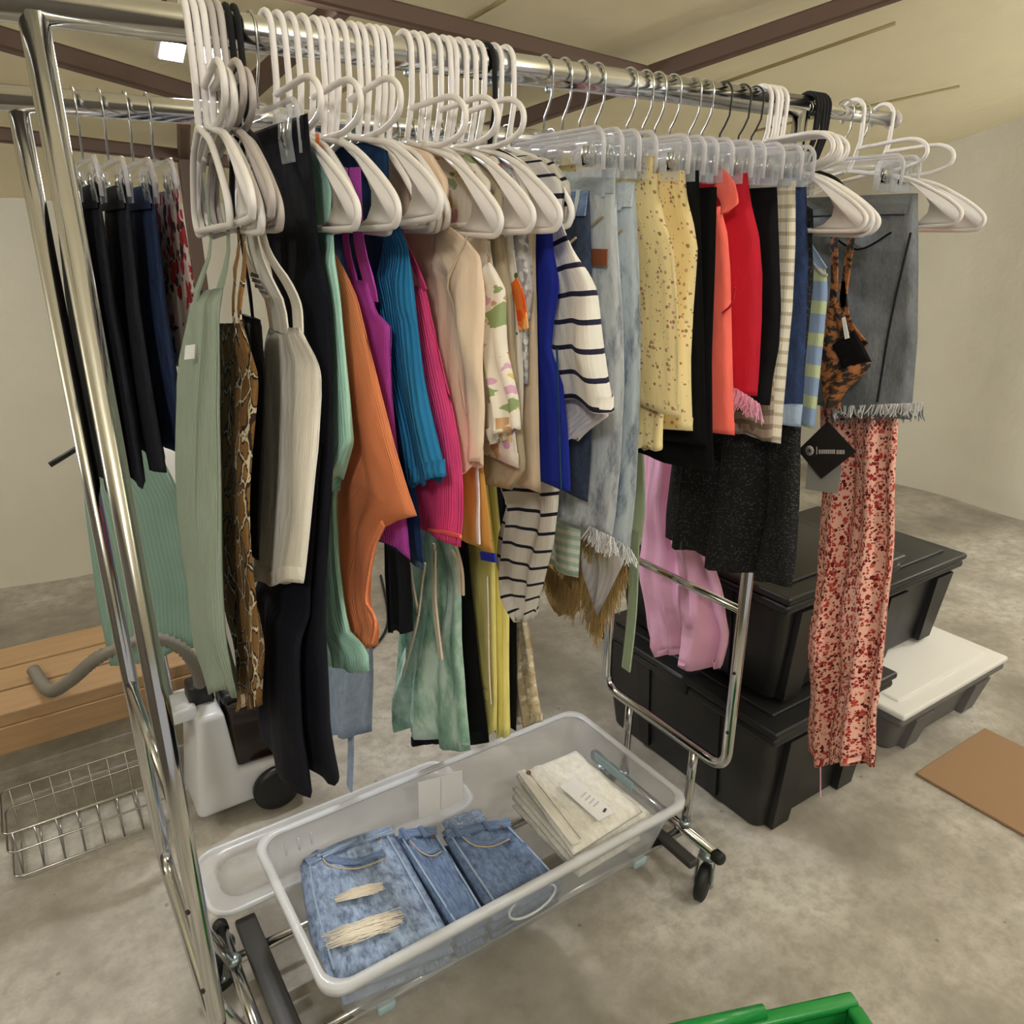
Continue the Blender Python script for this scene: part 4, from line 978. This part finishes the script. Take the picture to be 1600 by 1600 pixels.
def jeans_fold(label, px, z, seed, rips, mat='blue_denim', lay=3):
    o, pt = folded('folded_jeans', label, 'jeans', mat, zq(px, z), z, .03, lay, seed=seed)
    up(o, pt, [(.02, .055), (.5, .05), (.98, .055)], .026, mat, 'waistband', .004, .006)
    for a in (.16, .62): up(o, pt, [(a, .0), (a, .13)], .011, mat, 'belt_loop', .009, .004)
    up(o, pt, [(.20, .12), (.28, .26), (.5, .33), (.78, .30)], .0025, 'thread', 'pocket_stitching', .006, .002)
    up(o, pt, [(.24, .11), (.34, .22), (.55, .27), (.8, .24)], .02, 'blue_denim2', 'pocket_edge', .004)
    up(o, pt, [(.07, .1), (.08, .5), (.1, .95)], .004, 'light_denim', 'side_seam', .004, .002)
    up(o, pt, [(.9, .1), (.92, .5), (.93, .95)], .004, 'light_denim', 'inner_seam', .004, .002)
    mk('rivet', *lathe(pt(.8, .12, .006), (0, 0, 1), [(.004, 0), (.004, .003), (.002, .004)], 10), M['brass'], o)
    for k, (a, b, w_, h_) in enumerate(rips):
        rnd = random.Random(seed + k); m = MB()
        for i in range(90):
            bb = b + rnd.uniform(-h_, h_); p = pt(a - w_ * rnd.uniform(.6, 1.1), bb, .006 + rnd.uniform(0, .003)); q = pt(a + w_ * rnd.uniform(.6, 1.1), bb + rnd.uniform(-.015, .015), .006 + rnd.uniform(0, .003))
            m.add(*tube([p, p.lerp(q, .35) + Vector((rnd.uniform(-.006, .006), rnd.uniform(-.006, .006), .002)), p.lerp(q, .7) + Vector((rnd.uniform(-.006, .006), rnd.uniform(-.006, .006), .003)), q], .0008, 4))
        m.mk('ripped_threads', M['fray_cream'], o)
    return o
jeans_fold('faded blue ripped jeans folded at the left end of the tub', [(462, 1318), (612, 1290), (708, 1462), (500, 1540)], TT, 5, [(.45, .52, .2, .025), (.4, .78, .3, .06)])
jeans_fold('blue jeans folded between the ripped pair and the dark pair in the tub', [(617, 1300), (680, 1294), (762, 1432), (714, 1456)], TT - .004, 8, [], 'blue_denim2')
jeans_fold('darker blue jeans folded beside the white trousers in the tub', [(692, 1300), (795, 1282), (880, 1374), (774, 1436)], TT + .002, 11, [], 'blue_denim2')
o, pt = folded('folded_shorts', 'crumpled pale denim piece tucked behind the jeans in the tub', 'shorts', 'blue_denim', zq([(690, 1278), (752, 1262), (765, 1282), (705, 1298)], TT - .01), TT - .01, .03, 2, seed=14)
def white_fold(label, px, z, seed, label_tag=False, lay=2, mat='white_denim'):
    o, pt = folded('folded_trousers', label, 'trousers', mat, zq(px, z), z, .024, lay, seed=seed, bulge=.01)
    up(o, pt, [(.06, .03), (.05, .5), (.06, .97)], .02, mat, 'waistband', .004, .005)
    up(o, pt, [(.14, .05), (.14, .95)], .002, 'print_grey', 'waist_stitching', .005)
    if label_tag:
        up(o, pt, [(.46, .40), (.54, .92)], .05, 'paper', 'price_label', .012, .001)
        for k in range(4): up(o, pt, [(.46 + .012 * k, .62 + .05 * k), (.56 + .012 * k, .60 + .05 * k)], .003, 'print_grey', 'printed_line', .014, .0006)
        up(o, pt, [(.55, .87), (.60, .85)], .006, 'print_dark', 'printed_mark', .014, .0006)
        mk('button', *lathe(pt(.12, .1, .008), (0, 0, 1), [(.006, 0), (.006, .003), (.004, .005)], 12), M['brass'], o)
    return o
white_fold('cream white trousers at the bottom of the pile in the tub', [(800, 1242), (908, 1198), (1026, 1280), (905, 1352)], .210, 31)
white_fold('cream white trousers second from the top of the pile in the tub', [(800, 1226), (912, 1180), (1022, 1268), (900, 1342)], .266, 32)
white_fold('cream white trousers with a price label on top of the pile in the tub', [(806, 1206), (900, 1168), (1004, 1262), (896, 1330)], .300, 33, True, 1)

# ================================================================ garment steamer and the dress hung on its pole
sc = Vector((.375, 2.04, 0)); e = tag(empty('garment_steamer', sc), 'white garment steamer on black wheels with a dark water tank', 'steamer')
def sm(name, pts, ext, mat, parent=e, bev=.012):
    P = [sc + Vector((x, 0, z)) for x, z in pts]; V, F = prism([p - Vector((0, ext, 0)) for p in P], (0, ext * 2, 0))
    bm = bmesh.new(); vs = [bm.verts.new(v) for v in V]
    for f in F: bm.faces.new([vs[i] for i in f])
    bm.normal_update(); bmesh.ops.bevel(bm, geom=list(bm.edges), offset=bev, segments=3, affect='EDGES', profile=.5); bm.verts.index_update()
    V = [v.co.copy() for v in bm.verts]; F = [tuple(v.index for v in f.verts) for f in bm.faces]; bm.free()
    return mk(name, V, F, M[mat], parent)
sm('base_shell', [(-.15, .035), (.15, .035), (.17, .09), (.15, .14), (-.02, .15), (-.04, .36), (-.11, .36), (-.135, .15)], .105, 'steamer_white', bev=.02)
sm('water_tank', [(-.03, .155), (.13, .145), (.125, .33), (.08, .36), (-.025, .36)], .085, 'tank_dark')
sm('tank_cap', [(-.035, .355), (.10, .362), (.09, .385), (-.03, .385)], .07, 'black_plastic', bev=.008)
sm('hose_port', [(-.115, .36), (-.045, .36), (-.05, .42), (-.11, .42)], .035, 'black_plastic', bev=.008)
sm('pole_bracket', [(-.19, .335), (-.10, .335), (-.10, .375), (-.17, .375)], .06, 'steamer_white', bev=.008)
sm('tank_handle', [(.125, .2), (.15, .2), (.15, .35), (.13, .35)], .05, 'steamer_white', bev=.008)
for s in (-1, 1):
    wq = mk('wheel', *lathe(sc + Vector((.07, s * .108 - (.0 if s > 0 else .03), .07)), (0, 1, 0), [(.02, -.004), (.056, 0), (.068, .006), (.068, .024), (.056, .03), (.02, .034)], 28), M['black_plastic'], e)
P = [sc + Vector(p) for p in ((-.078, -.015, .40), (-.080, -.045, .46), (-.10, -.075, .54), (-.14, -.085, .60), (-.20, -.09, .63), (-.30, -.06, .60), (-.38, .04, .50), (-.43, .20, .405), (-.46, .36, .397))]
P = resample(catmull(P, 14), 110); mk('steam_hose', *tube(P, [.0145 + (.0035 if i % 2 else -.003) for i in range(len(P))], 12), M['hose'], e)
mk('pole', *tube([sc + Vector((-.15, .05, .345)), sc + Vector((-.15, .05, 1.16))], .011), M['chrome'], e)
mk('hanger_bar', *tube([sc + Vector((-.15 - .17, .03, 1.08)), sc + Vector((-.15, .05, 1.16)), sc + Vector((-.15 + .17, .07, 1.08))], .007), M['black_plastic'], e)
mk('power_cord', *tube(catmull([sc + Vector(p) for p in ((.12, .1, .04), (.25, .2, .01), (.35, .45, .006), (.55, .5, .006), (.8, .7, .006), (1.0, 1.2, .006))], 8), .006), M['rubber'], e)
dx = sc + Vector((-.15, -.0, 0))
F_ = P3((dx.x + .045, dx.y + .045, 1.13), (dx.x + .07, dx.y + .045, 1.09), (dx.x + .11, dx.y + .045, .95), (dx.x + .12, dx.y + .045, .7), (dx.x + .10, dx.y + .045, .51))
B_ = P3((dx.x - .06, dx.y + .045, 1.12), (dx.x - .10, dx.y + .045, 1.08), (dx.x - .115, dx.y + .045, .95), (dx.x - .13, dx.y + .045, .7), (dx.x - .13, dx.y + .045, .51))
g = garment('sheer_dress', 'sheer mint sleeveless dress hanging on the steamer pole', 'dress', 'mintsheer', F_, B_, .05, .005, 2.2, 91)
mk('neck_label', *box((dx.x - .02, dx.y + .018, 1.075), (.02, .002, .012)), M['paper'], g, smooth=False)

# ---------------------------------------------------------------- low wooden bench and wire basket behind the steamer
be = tag(empty('bench', (-.05, 2.42, 0)), 'low raw wooden bench behind the steamer', 'bench')
for i in range(3): mk('plank', *box((-.05, 2.29 + i * .14, .36), (.9, .13, .04), .004), M['wood'], be, smooth=False)
for u in (-.42, .32):
    for v in (2.27, 2.55): mk('leg', *box((u, v, .17), (.06, .06, .34), .004), M['wood'], be, smooth=False)
mk('rail', *box((-.05, 2.235, .30), (.86, .03, .08), .003), M['wood'], be, smooth=False)
wb = tag(empty('wire_basket', (-.02, 2.12, 0)), 'flat wire basket on the floor in front of the bench', 'basket')
for z in (.01, .09, .15): mk('wire_hoop', *tube(rring(-.22, .20, 2.02, 2.22, z, .02, 4), .003, 6, True), M['steel'], wb)
for i in range(9):
    x = -.2 + .39 * i / 8; mk('wire', *tube([(x, 2.02, .15), (x, 2.02, .01), (x, 2.22, .01), (x, 2.22, .15)], .002, 6), M['steel'], wb)
nb = tag(mk('white_bag', *box((.47, 2.85, .47), (.36, .2, .94), .05, 3), M['paper']), 'tall white sack standing by the back wall', 'sack')

# ================================================================ black totes beyond the rack end
def tote(name, label, x0, x1, y0, y1, z0, z1, mat='tote_black', lid=True, lidmat=None, group=None, tap=.05):
    e = tag(empty(name, ((x0 + x1) / 2, (y0 + y1) / 2, z0)), label, 'tote', group)
    cx, cy = (x0 + x1) / 2, (y0 + y1) / 2; V = []; F = []; zs = [(z0, tap), (z0 + .01, tap - .006), (lerp(z0, z1, .55), tap * .45), (z1 - .05, .012), (z1 - .03, .004)]
    for z, dx in zs: V += rring(x0 + dx, x1 - dx, y0 + dx, y1 - dx, z, .035, 6)
    for i in range(len(zs) - 1):
        for k in range(28): F.append((i * 28 + k, i * 28 + (k + 1) % 28, (i + 1) * 28 + (k + 1) % 28, (i + 1) * 28 + k))
    F.append(tuple(range(27, -1, -1))); F.append(tuple((len(zs) - 1) * 28 + k for k in range(28)))
    mk('body', V, F, M[mat], e)
    V, F = box((cx, cy, z1 - .02), (x1 - x0 + .02, y1 - y0 + .02, .028), .012, 3); mk('rim', V, F, M[mat], e)
    for yy in (lerp(y0, y1, .3), lerp(y0, y1, .7)): mk('side_rib', *prism([(x0 + .018, yy - .03, z1 - .04), (x0 + .018, yy + .03, z1 - .04), (x0 + tap - .004, yy + .02, z0 + .02), (x0 + tap - .004, yy - .02, z0 + .02)], (-.012, 0, 0)), M[mat], e, smooth=False)
    for xx in (lerp(x0, x1, .22), lerp(x0, x1, .80)): mk('front_rib', *prism([(xx - .05, y0 + .016, z1 - .04), (xx + .05, y0 + .016, z1 - .04), (xx + .035, y0 + tap - .004, z0 + .004), (xx - .035, y0 + tap - .004, z0 + .004)], (0, -.024, 0)), M[mat], e, smooth=False)
    if lid:
        l = mk('lid', *box((cx, cy, z1 + .008), (x1 - x0 + .03, y1 - y0 + .03, .022), .008, 3), M[lidmat or mat], e)
        mk('lid_panel', *box((cx, cy, z1 + .022), (x1 - x0 - .08, y1 - y0 - .08, .012), .005, 2), M[lidmat or mat], l)
        mk('latch', *box((x0 - .012, cy, z1 - .01), (.012, .12, .05), .004), M[mat], e)
    return e
tote('storage_tote', 'black lidded tote on the floor at the bottom of the stack', 1.50, 2.02, 1.02, 1.74, 0, .365)
tote('storage_tote', 'black lidded tote on top of the stack behind the pink skirt', 1.52, 2.0, 1.05, 1.73, .405, .735)
tote('storage_tote', 'tall black tote beyond the red flowered trousers', 2.22, 2.70, 1.20, 1.78, .215, .52)
tote('storage_tote', 'low grey tote with a white lid under the tall black tote', 2.14, 2.76, 1.02, 1.84, 0, .175, 'grey_box', True, 'paper')
cb = tag(mk('cardboard_sheet', *box((2.36, .78, .006), (.42, .34, .01), .002, 1), M['card'], smooth=False), 'flat cardboard sheet on the floor beyond the black totes', 'cardboard')

# ================================================================ green crate in front
gc = tag(empty('green_crate', (1.0, .40, 0)), 'open green plastic crate on the floor in front of the tub', 'crate')
A, B, C_ = atz(1060, 1606, .30), atz(1330, 1546, .30), None
ex = (B - A); ex.z = 0; ex.normalize(); ey = Vector((ex.y, -ex.x, 0))
W_, D_ = .52, .36; O = B - ex * W_
def gp(a, b, z): return O + ex * a + ey * b + Vector((0, 0, z - O.z))
def gbox(a0, a1, b0, b1, z0, z1, name, bev=.004):
    V, F = box(((a0 + a1) / 2, (b0 + b1) / 2, (z0 + z1) / 2), (a1 - a0, b1 - b0, z1 - z0), bev, 2); return mk(name, [gp(v.x, v.y, v.z) for v in V], F, M['green_plastic'], gc)
gbox(.01, W_ - .01, .01, D_ - .01, 0.0, .012, 'bottom')
for (a0, a1, b0, b1, nm) in ((.008, W_ - .008, .008, .02, 'side'), (.008, W_ - .008, D_ - .02, D_ - .008, 'side'), (.008, .02, .02, D_ - .02, 'end'), (W_ - .02, W_ - .008, .02, D_ - .02, 'end')): gbox(a0, a1, b0, b1, .012, .285, nm)
gbox(0, W_, 0, .028, .282, .30, 'rim', .006); gbox(0, W_, D_ - .028, D_, .282, .30, 'rim', .006); gbox(0, .028, .028, D_ - .028, .282, .30, 'rim', .006); gbox(W_ - .028, W_, .028, D_ - .028, .282, .30, 'rim', .006)
mk('handle', *tube([gp(.14, .008, .305), gp(.34, .008, .305)], .013, 12), M['green_plastic'], gc)
gbox(.36, W_ - .03, .028, .04, .24, .262, 'inner_ledge')

# ================================================================ let neighbouring garments press flat against each other instead of crossing
def smooth(a, b, x):
    t = max(0.0, min(1.0, (x - a) / (b - a))); return t * t * (3 - 2 * t)
class Sheet:
    def __init__(s, o, F, B, rail):
        s.o = o; s.z = [(f.z + b.z) / 2 for f, b in zip(F, B)]; s.F = F; s.B = B; s.rail = rail; s.own = OWN.get(o.name)
        s.mesh = [o] + [c for c in o.children_recursive if c.type == 'MESH']; s.W = []
        for m in s.mesh:
            w0 = wl(m); s.W.append([v.co + w0 for v in m.data.vertices])
        dev = sorted(p.x - s.c0(p.y, p.z) for P in s.W for p in P)
        k = max(1, len(dev) // 200); s.L = max(.003, -dev[k]); s.R = max(.003, dev[-k]); s.Lm = max(s.L, -dev[0]); s.Rm = max(s.R, dev[-1])
        s.u = sum(f.x + b.x for f, b in zip(F, B)) / (2 * len(F)); s.top = max(s.z); s.bot = min(s.z)
    def row(s, z):
        Z = s.z; n = len(Z)
        lo, hi = 0, n - 1
        if z >= Z[0]: return s.F[0], s.B[0]
        if z <= Z[-1]: return s.F[-1], s.B[-1]
        while hi - lo > 1:
            m = (lo + hi) // 2
            if Z[m] >= z: lo = m
            else: hi = m
        t = (Z[lo] - z) / ((Z[lo] - Z[hi]) or 1); return s.F[lo].lerp(s.F[hi], t), s.B[lo].lerp(s.B[hi], t)
    def c0(s, y, z):
        f, b = s.row(z); t = (y - f.y) / ((b.y - f.y) or 1e-6); return lerp(f.x, b.x, max(-.6, min(1.6, t)))
    def c(s, y, z):
        c = s.c0(y, z)
        if s.own:
            k = smooth(1.52, 1.598, z); c = lerp(c, s.own[0] + .005 + s.own[1] * (y - RV), k)
        return c
    def w(s, y, z):          # how much this sheet is in the way at (y, z)
        f, b = s.row(z); a0, a1 = min(f.y, b.y), max(f.y, b.y)
        return smooth(s.bot - .07, s.bot - .02, z) * (1 - smooth(s.top + .01, s.top + .05, z)) * smooth(a0 - .055, a0 - .015, y) * (1 - smooth(a1 + .015, a1 + .055, y))
SH_ = [Sheet(*q) for q in SHEET]
NEW = []
for s in SH_:
    nb = [(q, 1 if q.c(s.rail, 1.45) > s.c(s.rail, 1.45) else -1) for q in SH_ if q is not s and abs(q.u - s.u) < .10 and q.rail == s.rail]
    for m, P in zip(s.mesh, s.W):
        out = []
        for p in P:
            c0 = s.c0(p.y, p.z); d = p.x - c0; c = s.c(p.y, p.z); k = 1.0; E = s.R if d > 0 else s.L; Em = s.Rm if d > 0 else s.Lm; sg = 1 if d > 0 else -1
            for q, side in nb:
                if side != sg: continue
                wq = q.w(p.y, p.z)
                if wq <= 0: continue
                gap = (q.c(p.y, p.z) - c) * sg - .0012; Q = q.L if sg > 0 else q.R
                share = max(.0012, gap * Em / (Em + (q.Lm if sg > 0 else q.Rm)))
                k = min(k, lerp(1, min(1, share / Em), wq))
            if s.own:
                h = smooth(1.53, 1.595, p.z); k = min(k, lerp(1, min(1, .0038 / Em), h))
            if s.o.name in CLIPPED:
                h = smooth(1.60, 1.655, p.z); k = min(k, lerp(1, min(1, .0042 / Em), h))
            out.append(Vector((c + d * k, p.y, p.z)))
        NEW.append((m, out))
for m, out in NEW:
    w0 = wl(m)
    for v, p in zip(m.data.vertices, out): v.co = p - w0
    m.data.update()
for o in bpy.data.objects:
    if 'used' in o: del o['used']
